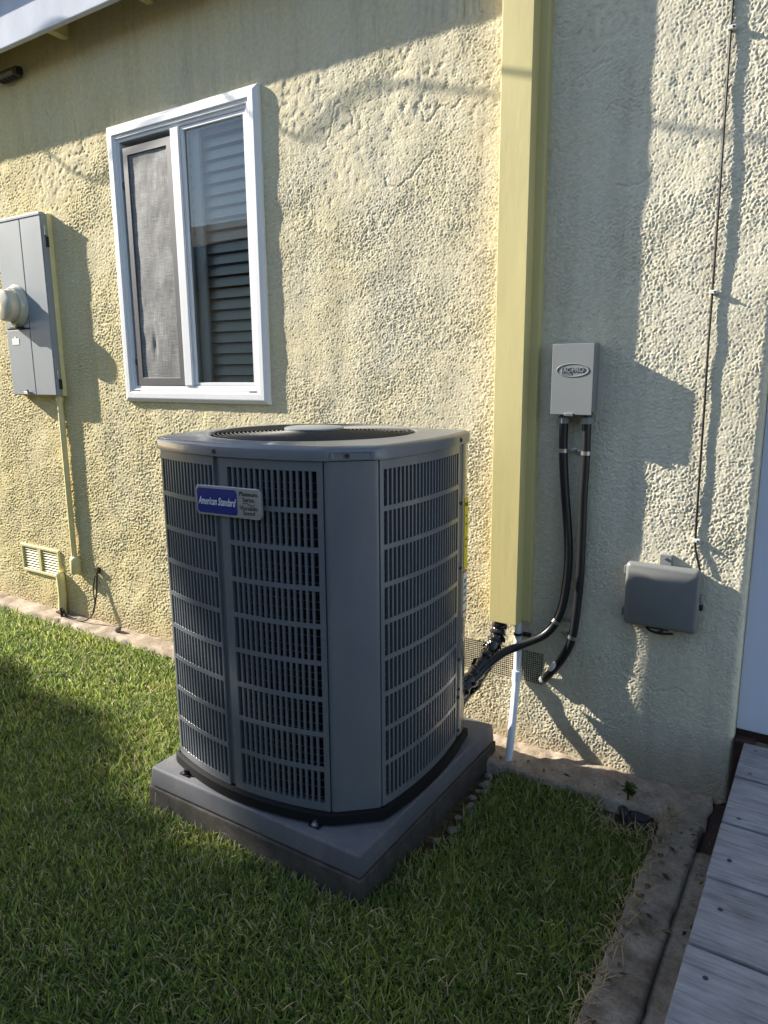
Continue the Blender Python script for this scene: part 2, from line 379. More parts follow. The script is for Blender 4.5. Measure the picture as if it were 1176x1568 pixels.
for k_, (cx_, cz_, ln) in enumerate([(-0.925, 2.55, 0.16), (-0.925, 2.36, 0.22), (-0.925, 2.20, 0.05), (-0.925, 1.98, 0.09), (-0.80, 2.46, 0.2), (-0.78, 2.26, 0.15), (-0.70, 2.05, 0.12), (-1.9, 2.35, 0.35), (-1.6, 2.2, 0.3), (-1.45, 2.42, 0.25), (-3.6, 2.85, 0.3), (-3.55, 2.6, 0.3), (-2.9, 0.9, 0.3), (-0.5, 0.35, 0.25)]):
    rr_ = random.Random(k_ + 3); x_, z_, a_ = cx_, cz_, rr_.uniform(-0.5, 0.3)          # hairline cracks
    for _ in range(int(ln / 0.0025)):
        a_ += rr_.gauss(0, 0.28); a_ *= 0.97; x_ += 0.0025 * math.cos(a_); z_ += 0.0025 * math.sin(a_)
        i_, j_ = int((x_ + 7.0) / RES), int((z_ + 0.05) / RES)
        if 2 < i_ < NX - 3 and 2 < j_ < NZ - 3: H[j_ - 1:j_ + 1, i_ - 1:i_ + 1] -= 0.0010
def samp(F, X, Z):
    u = (X + 7.0) / RES; v = (Z + 0.05) / RES
    i = np.clip(u.astype(int), 0, NX - 2); j = np.clip(v.astype(int), 0, NZ - 2); a = u - i; b = v - j
    return F[j, i] * (1 - a) * (1 - b) + F[j, i + 1] * a * (1 - b) + F[j + 1, i] * (1 - a) * b + F[j + 1, i + 1] * a * b
X, Z = np.meshgrid(xs, zs)
Y = -samp(H, X, Z)
# rounded right-hand corner of the wall, the return of the doorway
e = np.clip((X - (XE - 0.022)) / 0.022, 0, 1); Y = Y + 0.020 * (1 - np.sqrt(np.clip(1 - e * e, 0, 1)))
Zd = Z.copy(); Zd[0, :] = -0.03 + 0.012 * samp(h3, X, Z)[0, :]
P = np.stack([X, Y, Zd], -1)
cx = 0.5 * (X[:-1, :-1] + X[1:, 1:]); cz = 0.5 * (Z[:-1, :-1] + Z[1:, 1:])
WIN = (-3.19, -2.26, 1.345, 2.615); CRAWL = (-1.232, -0.888, 0.255, 0.383); VENT = (-4.40, -4.02, 0.215, 0.372)
keep = np.ones(cx.shape, bool)
for a, b, c, d in (WIN, CRAWL, VENT): keep &= ~((cx > a) & (cx < b) & (cz > c) & (cz < d))
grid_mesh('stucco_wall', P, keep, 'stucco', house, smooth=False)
# doorway return, wall over and right of the doorway
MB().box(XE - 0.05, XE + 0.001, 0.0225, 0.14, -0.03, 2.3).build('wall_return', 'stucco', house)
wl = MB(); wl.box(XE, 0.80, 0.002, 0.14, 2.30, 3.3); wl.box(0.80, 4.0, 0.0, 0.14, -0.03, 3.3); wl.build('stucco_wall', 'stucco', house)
# doorway: casing, door leaf, sill
dr = MB().box(-0.02, 0.74, 0.10, 0.145, 0.26, 2.28).build('door', 'door_paint', house)
mb = MB(); mb.box(XE + 0.002, -0.085, 0.045, 0.14, 0.245, 2.3); mb.box(-0.085, -0.02, 0.075, 0.14, 0.245, 2.3)
mb.build('door_casing', 'door_paint', dr, bevel=0.004)
MB().box(0.74, 0.798, 0.045, 0.14, 0.245, 2.3).build('door_casing', 'door_paint', dr, bevel=0.004)
MB().lathe([(0.0, 0.0), (0.024, 0.0), (0.012, 0.012), (0.012, 0.03), (0.028, 0.045), (0.028, 0.06), (0.0, 0.066)], 16, Matrix.Translation((0.66, 0.10, 1.2)) @ Matrix.Rotation(R(90), 4, 'X')).build('door_handle', 'steel', dr, True)
MB().box(XE + 0.004, 0.79, 0.060, 0.13, 0.205, 0.2445).build('door_sill', 'dark_brown', house, bevel=0.004)
MB().box(XE + 0.003, -0.150, 0.004, 0.12, -0.03, 0.222).build('sill_end', 'dark_brown', house, bevel=0.004)
# eave: fascia, soffit boards, rafter tails, roof
fz = 3.073
fa = MB().box(-8, 4.2, -0.190, -0.160, fz, fz + 0.25).build('fascia', 'white_paint', house, bevel=0.004)
MB().box(-8, 4.2, -0.24, 0.6, fz + 0.252, fz + 0.30).build('roof', 'roofing', house)
MB().box(-8, 4.2, -0.158, 0.0, fz + 0.175, fz + 0.20).build('soffit', 'yellow_trim', house)
for k in range(18):
    x = -7.37 + 0.64 * k
    mb = MB(); mb.add([(x + dx, y, z) for dx in (0, 0.045) for y, z in ((0.0, fz + 0.045), (-0.158, fz + 0.05), (-0.158, fz + 0.172), (0.0, fz + 0.172))],
                      [(0, 1, 2, 3), (7, 6, 5, 4), (0, 4, 5, 1), (1, 5, 6, 2), (2, 6, 7, 3), (3, 7, 4, 0)])
    mb.build('rafter_tail', 'yellow_trim', house)
# ---- window
def mitre(name, prof, x0, x1, z0, z1, mat, parent, smooth=False):
    V = []; F = []; n = len(prof)
    for u, y in prof:
        V += [(x0 + u, y, z0 + u), (x1 - u, y, z0 + u), (x1 - u, y, z1 - u), (x0 + u, y, z1 - u)]
    for i in range(n - 1):
        for k in range(4):
            k2 = (k + 1) % 4; F.append((i * 4 + k, i * 4 + k2, (i + 1) * 4 + k2, (i + 1) * 4 + k))
    return mesh_obj(name, V, F, mat, parent, smooth)
win = bpy.data.objects.new('window', None); COL.objects.link(win); win.parent = house
WX0, WX1, WZ0, WZ1 = -3.232, -2.228, 1.312, 2.652
mitre('window_frame', [(-0.004, 0.006), (-0.001, -0.014), (0.003, -0.018), (0.016, -0.025), (0.020, -0.026), (0.044, -0.026), (0.048, -0.024), (0.050, -0.019), (0.062, -0.019), (0.064, -0.017), (0.066, -0.010), (0.078, -0.010), (0.080, -0.008), (0.081, 0.075)], WX0, WX1, WZ0, WZ1, 'vinyl', win)
ix0, ix1, iz0, iz1 = WX0 + 0.081, WX1 - 0.081, WZ0 + 0.081, WZ1 - 0.081
MB().box(-2.775, -2.722, -0.017, 0.052, iz0 + 0.0005, iz1 - 0.0005).build('mullion', 'vinyl', win, bevel=0.003)
# sliding sash on the right
sx0, sx1 = -2.719, ix1
mitre('sash', [(0.0, 0.000), (0.0, -0.006), (0.014, -0.006), (0.016, 0.008), (0.016, 0.020)], sx0, sx1 - 0.001, iz0 + 0.001, iz1 - 0.001, 'vinyl', win)
mesh_obj('pane', [(sx0 + 0.012, 0.006, iz0 + 0.012), (sx1 - 0.012, 0.006, iz0 + 0.012), (sx1 - 0.012, 0.006, iz1 - 0.012), (sx0 + 0.012, 0.006, iz1 - 0.012)], [(0, 1, 2, 3)], 'glass', win)
mb = MB(); mb.tube(spline([(-2.665, 0.052, 1.93), (-2.665, 0.045, 1.945), (-2.648, 0.042, 1.99), (-2.650, 0.045, 2.03), (-2.665, 0.052, 2.045)], 5), 0.005, 8); mb.build('sash_pull', 'vinyl', win, True)
# interior sash stile seen through the glass
MB().box(-2.715, -2.655, 0.046, 0.060, iz0 + 0.004, iz1 - 0.004).build('inner_stile', 'vinyl', win)
# insect screen on the left
mitre('screen_frame', [(0.0, 0.016), (0.0, -0.010), (0.002, -0.012), (0.036, -0.012), (0.038, -0.010), (0.038, 0.000)], ix0 + 0.020, -2.776, iz0 + 0.002, iz1 - 0.028, 'screen_frame', win)
nx_, nz_ = 30, 80
SX = np.linspace(ix0 + 0.054, -2.79, nx_)[None, :].repeat(nz_, 0); SZ = np.linspace(iz0 + 0.034, iz1 - 0.060, nz_)[:, None].repeat(nx_, 1)
SY = -0.005 + 0.0005 * fnoise((nz_, nx_), 14, 0.5, 21) + 0.00015 * fnoise((nz_, nx_), 5, 0.5, 22)
SY += 0.006 * np.exp(-((SX + 2.99) / 0.012) ** 2 - ((SZ - 1.60) / 0.05) ** 2)
grid_mesh('insect_screen', np.stack([SX, SY, SZ], -1), np.ones((nz_ - 1, nx_ - 1), bool), 'screen', win)
MB().box(ix0 + 0.001, ix0 + 0.019, 0.055, 0.07, iz0 + 0.001, iz1 - 0.001).build('track', 'seam', win)
for z in (2.36, 1.50):
    MB().box(ix0 + 0.004, ix0 + 0.018, -0.012, 0.01, z, z + 0.030).build('screen_clip', 'ink', win, bevel=0.003)
for x in (WX0 + 0.07, WX1 - 0.115):
    MB().box(x, x + 0.042, -0.0208, -0.0185, WZ0 + 0.0505, WZ0 + 0.0595).build('weep_cover', 'box_grey', win, bevel=0.001)
# pane behind the screen, blinds, dark room
mesh_obj('pane', [(ix0, 0.050, iz0), (-2.776, 0.050, iz0), (-2.776, 0.050, iz1), (ix0, 0.050, iz1)], [(0, 1, 2, 3)], 'glass', win)
mb = MB()
prof = [(-0.030, -0.013), (-0.015, -0.003), (0.0, 0.001), (0.015, -0.001), (0.030, -0.008)]
V = []; F = []
ca, sa = math.cos(R(50)), math.sin(R(50))
for x in (ix0 + 0.06, ix1 - 0.01):
    for y, z in prof: V.append((x, y * ca - z * sa, y * sa + z * ca))
for i in range(4): F.append((i, i + 1, 6 + i, 5 + i))
sm = bpy.data.meshes.new('blind_slat'); sm.from_pydata(V, [], F); sm.update(); sm.materials.append(M['slat_white'])
for k in range(23):
    o = link('blind_slat', sm, None, win, False, (0, 0.105, iz0 + 0.03 + k * 0.0525)); o.rotation_euler.x = R(random.uniform(-2, 2))
mb = MB(); a = 0.24
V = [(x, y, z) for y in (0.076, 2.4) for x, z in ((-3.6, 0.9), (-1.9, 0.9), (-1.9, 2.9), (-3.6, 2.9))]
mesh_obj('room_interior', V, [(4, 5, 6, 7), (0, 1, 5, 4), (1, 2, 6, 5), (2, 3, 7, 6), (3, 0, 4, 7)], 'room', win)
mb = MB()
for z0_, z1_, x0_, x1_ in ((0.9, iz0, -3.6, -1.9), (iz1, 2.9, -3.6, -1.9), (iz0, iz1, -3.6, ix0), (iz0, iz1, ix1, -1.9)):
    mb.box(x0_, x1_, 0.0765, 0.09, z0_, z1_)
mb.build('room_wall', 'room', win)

# ---- crawl space opening with woven wire, behind the line set
crawl = bpy.data.objects.new('crawl_vent', None); COL.objects.link(crawl); crawl.parent = house
cx0, cx1, cz0, cz1 = CRAWL
mb = MB(); V = [(x, y, z) for y in (0.012, 0.16) for x, z in ((cx0 - 0.02, cz0 - 0.02), (cx1 + 0.02, cz0 - 0.02), (cx1 + 0.02, cz1 + 0.02), (cx0 - 0.02, cz1 + 0.02))]
mesh_obj('vent_recess', V, [(4, 5, 6, 7), (0, 1, 5, 4), (1, 2, 6, 5), (2, 3, 7, 6), (3, 0, 4, 7)], 'hole', crawl)
mb = MB(); st = 0.0085
for k in range(int((cx1 - cx0 + 0.02) / st)):
    x = cx0 - 0.01 + k * st + random.uniform(-0.0007, 0.0007); mb.box(x, x + 0.0022, 0.003, 0.0045, cz0 - 0.01, cz1 + 0.01)
for k in range(int((cz1 - cz0 + 0.02) / st)):
    z = cz0 - 0.01 + k * st + random.uniform(-0.0007, 0.0007); mb.box(cx0 - 0.01, cx1 + 0.01, 0.0012, 0.0028, z, z + 0.0022)
o = mb.build('wire_mesh', 'wire_mesh', crawl); o['kind'] = 'stuff'

# ---- louvred vent at the far left
vt = bpy.data.objects.new('wall_vent', None); COL.objects.link(vt); vt.parent = house
vx0, vx1, vz0, vz1 = -4.415, -4.005, 0.205, 0.385
mitre('vent_frame', [(0.0, 0.004), (0.0, -0.010), (0.003, -0.012), (0.016, -0.012), (0.018, -0.010), (0.018, 0.03)], vx0, vx1, vz0, vz1, 'yellow_trim', vt)
xm = (vx0 + vx1) / 2 - 0.005
MB().box(xm - 0.014, xm + 0.014, -0.0115, 0.02, vz0 + 0.017, vz1 - 0.017).build('vent_mullion', 'yellow_trim', vt)
mesh_obj('vent_recess', [(vx0, 0.031, vz0), (vx1, 0.031, vz0), (vx1, 0.031, vz1), (vx0, 0.031, vz1)], [(0, 1, 2, 3)], 'hole', vt)
sv = MB().box(-0.084, 0.084, -0.0015, 0.0015, -0.009, 0.009).build('vent_slat', 'yellow_trim', vt)
sv.rotation_euler.x = R(-52); k = 0
for xc in ((vx0 + 0.018 + xm - 0.014) / 2, (vx1 - 0.018 + xm + 0.014) / 2):
    for j in range(8):
        z = vz0 + 0.03 + j * 0.0172
        o = sv if k == 0 else link('vent_slat', sv.data, None, vt)
        o.rotation_euler.x = R(-52); o.location = (xc, 0.002, z); k += 1

# ---- concrete footing along the wall, kerb beside the lawn
def rough_slab(name, x0, x1, y0, y1, ztop, zbot, mat, step=0.02, amp=0.003, edge=0.006, seed=1, slope=0.0, wob=None):
    nx = max(3, int((x1 - x0) / step)); ny = max(3, int((y1 - y0) / step))
    X = np.linspace(x0, x1, nx)[None, :].repeat(ny, 0); Y = np.linspace(y0, y1, ny)[:, None].repeat(nx, 1)
    Zt = ztop + amp * fnoise((ny, nx), 7, 0.6, seed) + slope * (y1 - Y)
    e1 = edge * fnoise((ny, nx), 9, 0.6, seed + 50)
    X[:, 0] += e1[:, 0]; X[:, -1] += e1[:, -1]; Y[0, :] += e1[0, :]
    P = np.stack([X, Y, Zt], -1)
    # skirt
    P = np.pad(P, ((1, 1), (1, 1), (0, 0)), mode='edge')
    P[0, :, 2] = zbot; P[-1, :, 2] = zbot; P[:, 0, 2] = zbot; P[:, -1, 2] = zbot
    for sl_ in (np.s_[1, 1:-1], np.s_[1:-1, 1], np.s_[1:-1, -2]): P[sl_ + (2,)] -= 0.004
    return grid_mesh(name, P, np.ones((P.shape[0] - 1, P.shape[1] - 1), bool), mat)
ft = struct(rough_slab('footing', -7.0, -1.95, -0.112, 0.03, -0.008, -0.12, 'concrete_pink', 0.02, 0.0025, 0.008, 31, -0.06))
ft = struct(rough_slab('footing', -1.952, -0.256, -0.188, 0.03, -0.008, -0.12, 'concrete_pink', 0.010, 0.0018, 0.003, 32, -0.05))
kb = struct(rough_slab('kerb', -0.383, -0.262, -3.2, -0.1895, -0.010, -0.12, 'concrete', 0.011, 0.0012, 0.0014, 34))
kb2 = struct(rough_slab('path_edge', -0.2615, -0.10, -3.2, -0.318, -0.020, -0.12, 'concrete', 0.014, 0.001, 0.0015, 35))
br = struct(rough_slab('doorstep_base', -0.259, 0.4, -0.316, 0.03, -0.030, -0.12, 'dark_brown', 0.014, 0.0025, 0.003, 36))

# ------------------------------------------------------------------ line set cover (yellow boxed run on the wall)
duct = thing('line_set_cover', 'tall pale yellow square boxed cover running up the stucco wall', 'duct cover')
dx0, dx1, dD = -1.083, -0.971, 0.083
MB().box(dx0, dx1, -dD, -0.001, 0.507, 3.07).build('cover_box', 'yellow_paint', duct, bevel=0.0025)
MB().box(-1.078, -0.940, -0.030, 0.004, 0.512, 3.06).build('back_board', 'yellow_paint', duct, bevel=0.003)

# ------------------------------------------------------------------ electric meter cabinet
mt = thing('meter_cabinet', 'grey metal electric meter cabinet mounted left of the window', 'meter box')
bx0, bx1, bz0, bz1, bD = -4.215, -3.779, 1.334, 2.316, 0.064
MB().box(bx0, bx1, -0.026, 0.004, bz0 - 0.003, bz1 + 0.003).build('back_flange', 'yellow_trim', mt, bevel=0.003)
MB().box(bx0, bx1 - 0.002, -bD + 0.004, -0.0262, bz0, bz1).build('cabinet_body', 'meter_grey', mt, bevel=0.003)
MB().box(bx0 - 0.004, bx1 - 0.001, -bD - 0.006, -bD + 0.030, bz1 - 0.012, bz1 + 0.004).build('rain_lip', 'meter_grey', mt, bevel=0.002)
MB().box(-3.972, bx1 - 0.003, -bD - 0.003, -bD + 0.003, bz0 + 0.004, bz1 - 0.013).build('right_cover', 'meter_grey', mt, bevel=0.002)
MB().box(bx0 + 0.002, -3.979, -bD - 0.003, -bD + 0.003, 1.716, bz1 - 0.013).build('meter_cover', 'meter_grey', mt, bevel=0.002)
lc = MB().box(bx0 + 0.002, -3.979, -bD - 0.003, -bD + 0.003, bz0 + 0.004, 1.709).build('lower_cover', 'meter_grey', mt, bevel=0.002)
MB().box(bx0 + 0.004, bx1 - 0.006, -bD + 0.0005, -bD + 0.0035, bz0 + 0.006, bz1 - 0.016).build('seam', 'seam', mt)
MB().box(-4.165, -4.095, -bD - 0.0045, -bD - 0.0028, 1.625, 1.662).build('sticker', 'white_label', lc)
MB().box(-4.140, -4.122, -bD - 0.0045, -bD - 0.0028, 1.663, 1.672).build('sticker', 'white_label', lc)
MB().box(-4.09, -4.03, -bD - 0.012, -bD - 0.003, bz0 + 0.006, bz0 + 0.022).build('hasp', 'steel', lc, bevel=0.002)
MB().tube([(-4.045, -bD - 0.014, bz0 + 0.030), (-4.030, -bD - 0.016, bz0 + 0.012)], 0.006, 8).build('seal_tag', 'ink', lc)
for z in (2.20, 1.43):
    MB().box(bx1 - 0.003, bx1 + 0.007, -0.052, -0.030, z, z + 0.05).build('latch', 'steel', mt, bevel=0.002)
    MB().box(bx1 - 0.001, bx1 + 0.003, -0.044, -0.026, z - 0.06, z - 0.005).build('latch_slot', 'seam', mt)
mc = Matrix.Translation((-4.083, -bD - 0.003, 1.840)) @ Matrix.Rotation(R(90), 4, 'X')
MB().lathe([(0.118, -0.002), (0.118, 0.006), (0.112, 0.010), (0.106, 0.022), (0.101, 0.036), (0.098, 0.038), (0.092, 0.036)], 48, mc, False).build('meter_ring', 'meter_glass', mt, True)
MB().lathe([(0.093, 0.02), (0.090, 0.045), (0.088, 0.075), (0.083, 0.086), (0.074, 0.091), (0.0, 0.093)], 48, mc, False).build('meter_dome', 'meter_glass', mt, True)
MB().box(-4.10, -4.03, -bD - 0.05, -bD - 0.003, 1.712, 1.724).build('ring_clasp', 'seam', mt, bevel=0.002)

# conduit down from it, ground electrode sleeve and wire
cdt = thing('meter_conduit', 'thin yellow painted conduit dropping from the meter cabinet', 'conduit')
MB().tube([(-3.825, -0.020, 1.336), (-3.825, -0.020, 1.0), (-3.828, -0.020, 0.375)], 0.017, 14).build('pipe', 'yellow_trim', cdt, True)
MB().lathe([(0.0, 0.0), (0.030, 0.0), (0.034, 0.01), (0.034, 0.085), (0.026, 0.10), (0.018, 0.105)], 16, Matrix.Translation((-3.818, -0.022, 0.272))).build('fitting', 'yellow_trim', cdt, True)
MB().lathe([(0.021, 0), (0.021, 0.03)], 14, Matrix.Translation((-3.825, -0.020, 1.300))).build('coupling', 'yellow_trim', cdt, True)
gs = thing('ground_sleeve', 'short yellow painted ground rod sleeve below the louvred vent', 'pipe sleeve')
MB().tube(spline([(-3.995, -0.024, 0.235), (-3.985, -0.024, 0.215), (-3.985, -0.024, 0.1), (-3.995, -0.026, -0.01)], 4), 0.026, 14).build('sleeve', 'yellow_trim', gs, True)
MB().tube([(-3.945, -0.065, -0.09), (-3.945, -0.065, 0.045)], 0.009, 10).build('ground_rod', 'dark_brown', gs, True)
MB().box(-3.985, -3.935, -0.078, -0.050, 0.006, 0.020).build('rod_clamp', 'dark_brown', gs, bevel=0.003)
gw = thing('ground_wire', 'thin dark ground wire looped at the foot of the wall', 'wire')
MB().tube(spline([(-3.94, -0.066, 0.02), (-3.92, -0.066, 0.035), (-3.90, -0.066, 0.0), (-3.85, -0.062, -0.012), (-3.74, -0.056, -0.006), (-3.66, -0.045, 0.05), (-3.637, -0.030, 0.15), (-3.634, -0.016, 0.24), (-3.632, -0.010, 0.33)], 8), 0.0045, 8).build('wire', 'rubber', gw, True)
MB().tube(spline([(-3.645, -0.018, 0.28), (-3.655, -0.03, 0.2), (-3.645, -0.035, 0.12), (-3.66, -0.045, 0.06)], 6), 0.0035, 8).build('wire', 'rubber', gw, True)
MB().box(-3.648, -3.612, -0.020, 0.002, 0.300, 0.335).build('wire_clamp', 'dark_brown', gw, bevel=0.004)

# small dark fixture under the eave
fx = thing('eave_fixture', 'small dark brown box fixture high on the wall under the eave', 'fixture')
mb = MB(); V = [(x, y, z) for x in (-4.085, -3.915) for y, z in ((0.0, 3.024), (-0.050, 3.028), (-0.062, 3.044), (-0.040, 3.074), (0.0, 3.082))]
mb.add(V, [(0, 1, 2, 3, 4), (9, 8, 7, 6, 5)] + [(i, 5 + i, 5 + (i + 1) % 5, (i + 1) % 5) for i in range(5)])
mb.build('housing', 'fixture', fx, bevel=0.004)
for k in range(4): MB().box(-4.07 + k * 0.038, -4.045 + k * 0.038, -0.048, -0.02, 3.018, 3.027).build('fin', 'seam', fx)
MB().box(-3.916, -3.905, -0.035, -0.002, 3.035, 3.070).build('end_cap', 'seam', fx, bevel=0.002)

# ------------------------------------------------------------------ disconnect box and its conduits
db = thing('disconnect_box', 'grey metal disconnect box with embossed oval logo beside the duct cover', 'electrical box')
ax0, ax1, az0, az1, aD = -0.873, -0.728, 1.304, 1.544, 0.070
MB().box(ax0 + 0.006, ax1 - 0.003, -0.052, 0.003, az0 + 0.010, az1 - 0.006).build('back_box', 'box_grey', db, bevel=0.002)
cv = MB(); cv.box(ax0, ax1, -aD, -aD + 0.004, az0, az1)
cv.build('front_cover', 'box_grey', db, bevel=0.0015)
MB().box(ax0, ax0 + 0.003, -aD + 0.0042, -0.012, az0 + 0.004, az1).build('cover_side', 'box_grey', db)
MB().box(ax1 - 0.0025, ax1, -aD + 0.0042, -0.010, az0 + 0.010, az1).build('cover_side', 'box_grey', db)
MB().box(ax0 + 0.0035, ax1 - 0.003, -aD + 0.0042, -0.004, az1 - 0.003, az1).build('cover_top', 'box_grey', db)
MB().box(-0.822, -0.790, -aD - 0.006, -aD + 0.01, az0 - 0.005, az0 + 0.006).build('hasp', 'steel', db, bevel=0.002)
lx, lz = -0.800, 1.455
mb = MB(); mb.tube([(lx + 0.055 * math.cos(a), -aD - 0.0005, lz + 0.0215 * math.sin(a)) for a in [2 * math.pi * k / 48 for k in range(49)]], 0.0016, 6, False)
mb.build('logo_oval', 'box_grey', db, True)
Mfront = lambda x, y, z: Matrix.Translation((x, y, z)) @ Matrix.Rotation(R(90), 4, 'X')
text_mesh('logo_text', 'AC', 0.024, 'box_grey', db, Mfront(lx - 0.020, -aD - 0.0012, lz), 0.15, 0.0012, 0.026, 0.0006)
text_mesh('logo_text', 'PRO', 0.022, 'box_grey', db, Mfront(lx + 0.019, -aD - 0.0012, lz + 0.001), 0.0, 0.0012, 0.040, 0.0006)
mb = MB(); mb.tube([(lx - 0.036, -aD - 0.0006, lz + 0.012), (lx - 0.036, -aD - 0.0006, lz - 0.014), (lx - 0.004, -aD - 0.0006, lz - 0.014), (lx - 0.004, -aD - 0.0006, lz + 0.012)], 0.001, 5)
mb.build('logo_mark', 'box_grey', db)
c1 = thing('flexible_conduit', 'black flexible conduit from the disconnect box curving to the condenser', 'conduit', group='black conduits below the disconnect box')
p1 = [(-0.836, -0.03, 1.31), (-0.834, -0.03, 1.175), (-0.822, -0.03, 1.034), (-0.801, -0.03, 0.844), (-0.800, -0.031, 0.709), (-0.818, -0.036, 0.575), (-0.864, -0.050, 0.488), (-0.945, -0.082, 0.437), (-1.006, -0.120, 0.403), (-1.058, -0.17, 0.35), (-1.10, -0.24, 0.29), (-1.13, -0.32, 0.27)]
MB().tube(spline(p1, 8), 0.0155, 14).build('hose', 'rubber', c1, True)
MB().lathe([(0.0225, 0.0), (0.0225, 0.02), (0.017, 0.024)], 12, Matrix.Translation((-0.836, -0.03, 1.272))).build('connector', 'box_grey', c1)
c2 = thing('flexible_conduit', 'black flexible conduit from the disconnect box bending back into the wall', 'conduit', group='black conduits below the disconnect box')
p2 = [(-0.756, -0.03, 1.31), (-0.753, -0.03, 1.174), (-0.755, -0.03, 1.016), (-0.753, -0.03, 0.826), (-0.755, -0.031, 0.666), (-0.769, -0.032, 0.496), (-0.800, -0.032, 0.405), (-0.850, -0.026, 0.325), (-0.885, -0.012, 0.280)]
MB().tube(spline(p2, 8), 0.0155, 14).build('hose', 'rubber', c2, True)
MB().lathe([(0.0225, 0.0), (0.0225, 0.02), (0.017, 0.024)], 12, Matrix.Translation((-0.755, -0.03, 1.272))).build('connector', 'box_grey', c2)
sp = spline(p2, 8)
k0 = len(sp) - 17
MB().tube([v + Vector((-0.005, -0.004, 0.004)) for v in sp[k0 + 3:k0 + 8]], [0.010, 0.0135, 0.014, 0.0135, 0.010], 12).build('white_tag', 'white_label', c2, True)
MB().tube([sp[-4], sp[-1]], 0.0165, 12).build('end_sleeve', 'box_grey', c2, True)
def clamp(par, p, t, side):
    t = Vector(t).normalized(); p = Vector(p)
    MB().tube([p - t * 0.007, p + t * 0.007], 0.0175, 14, False).build('clamp', 'steel', par, True)
    a, b = sorted((p.x + side * 0.017, p.x + side * 0.045))
    MB().box(a, b, -0.010, -0.004, p.z - 0.007, p.z + 0.007).build('clamp_ear', 'steel', par, bevel=0.0015)
    MB().lathe([(0.0, 0.0), (0.005, 0.0), (0.004, 0.003), (0, 0.0035)], 8, Mfront(p.x + side * 0.033, -0.0102, p.z)).build('clamp_screw', 'steel', par)
clamp(c1, (-0.834, -0.03, 1.175), (0, 0, 1), 1); clamp(c1, (-0.832, -0.039, 0.540), (0.055, 0.012, 0.09), 1)
clamp(c2, (-0.753, -0.03, 1.170), (0, 0, 1), -1); clamp(c2, (-0.771, -0.032, 0.488), (0.25, 0, 0.9), -1)

# ------------------------------------------------------------------ telephone network box, coax cable
tb = thing('utility_box', 'dark grey plastic utility enclosure with hinged lid beside the doorway', 'utility box')
tx0, tx1, tz0, tz1, tD = -0.590, -0.349, 0.581, 0.804, 0.040
def rbox(x0, x1, z0, z1, y0, y1, r, lip, n=6):
    """rounded rectangle plate from y0 (back) to y1 (front, softened)"""
    def loop(ins, rr):
        L = []
        for cx_, cz_, a0 in ((x1 - ins - rr, z1 - ins - rr, 0), (x0 + ins + rr, z1 - ins - rr, 90), (x0 + ins + rr, z0 + ins + rr, 180), (x1 - ins - rr, z0 + ins + rr, 270)):
            for k in range(n + 1):
                a = R(a0 + 90 * k / n); L.append((cx_ + rr * math.cos(a), cz_ + rr * math.sin(a)))
        return L
    V = []; F = []; m = 4 * (n + 1)
    prof = [(0, y0, r), (0, y1 + lip, r), (lip * 0.3, y1 + lip * 0.35, r), (lip, y1, r * 0.9)]
    for ins, y, rr in prof: V += [(x, y, z) for x, z in loop(ins, rr)]
    for i in range(len(prof) - 1):
        for k in range(m): F.append((i * m + k, (i + 1) * m + k, (i + 1) * m + (k + 1) % m, i * m + (k + 1) % m))
    F.append(tuple(range((len(prof) - 1) * m, len(prof) * m))[::-1]); F.append(tuple(range(m)))
    return MB().add(V, F)
rbox(tx0 + 0.012, tx1 - 0.008, tz0 + 0.010, tz1 - 0.008, 0.004, -0.022, 0.012, 0.002).build('back_tray', 'box_grey', tb, True)
rbox(tx0, tx1, tz0, tz1, -0.0225, -tD - 0.008, 0.014, 0.012).build('lid', 'tele_grey', tb, True)
for z in (0.755, 0.603): MB().box(tx0 - 0.010, tx0 + 0.004, -0.030, -0.006, z, z + 0.030).build('hinge', 'tele_grey', tb, bevel=0.003)
MB().box(tx1 - 0.002, tx1 + 0.009, -0.036, -0.012, 0.695, 0.718).build('latch', 'box_grey', tb, bevel=0.003)
MB().box(tx1 - 0.002, tx1 + 0.011, -0.030, -0.012, 0.664, 0.682).build('latch', 'seam', tb, bevel=0.003)
mb = MB(); mb.box(-0.487, -0.446, -0.016, 0.002, 0.800, 0.838); mb.build('mount_tab', 'box_grey', tb, bevel=0.003)
MB().lathe([(0.0, 0.0), (0.006, 0.0), (0.005, 0.003), (0, 0.0035)], 8, Mfront(-0.466, -0.0162, 0.824)).build('tab_screw', 'steel', tb)
MB().box(-0.51, -0.44, -0.026, -0.004, 0.572, 0.592).build('cable_gland', 'seam', tb, bevel=0.003)
MB().tube(spline([(-0.52, -0.018, 0.588), (-0.505, -0.028, 0.568), (-0.47, -0.032, 0.562), (-0.425, -0.026, 0.566)], 6), 0.0045, 8).build('cable_tail', 'rubber', tb, True)
MB().tube(spline([(-0.475, -0.018, 0.588), (-0.455, -0.026, 0.574), (-0.475, -0.030, 0.565)], 6), 0.0035, 8).build('cable_tail', 'rubber', tb, True)
cx_ = thing('coax_cable', 'thin black cable clipped up the sunlit wall above the utility box', 'cable')
MB().tube(spline([(-0.397, -0.010, 3.02), (-0.395, -0.008, 2.70), (-0.394, -0.0060, 2.43), (-0.391, -0.0085, 2.15), (-0.389, -0.010, 1.95), (-0.388, -0.007, 1.69), (-0.387, -0.008, 1.50), (-0.385, -0.0065, 1.343), (-0.383, -0.006, 1.1), (-0.380, -0.006, 0.897), (-0.372, -0.010, 0.85), (-0.358, -0.013, 0.80)], 10), 0.0038, 8).build('cable_run', 'rubber', cx_, True)
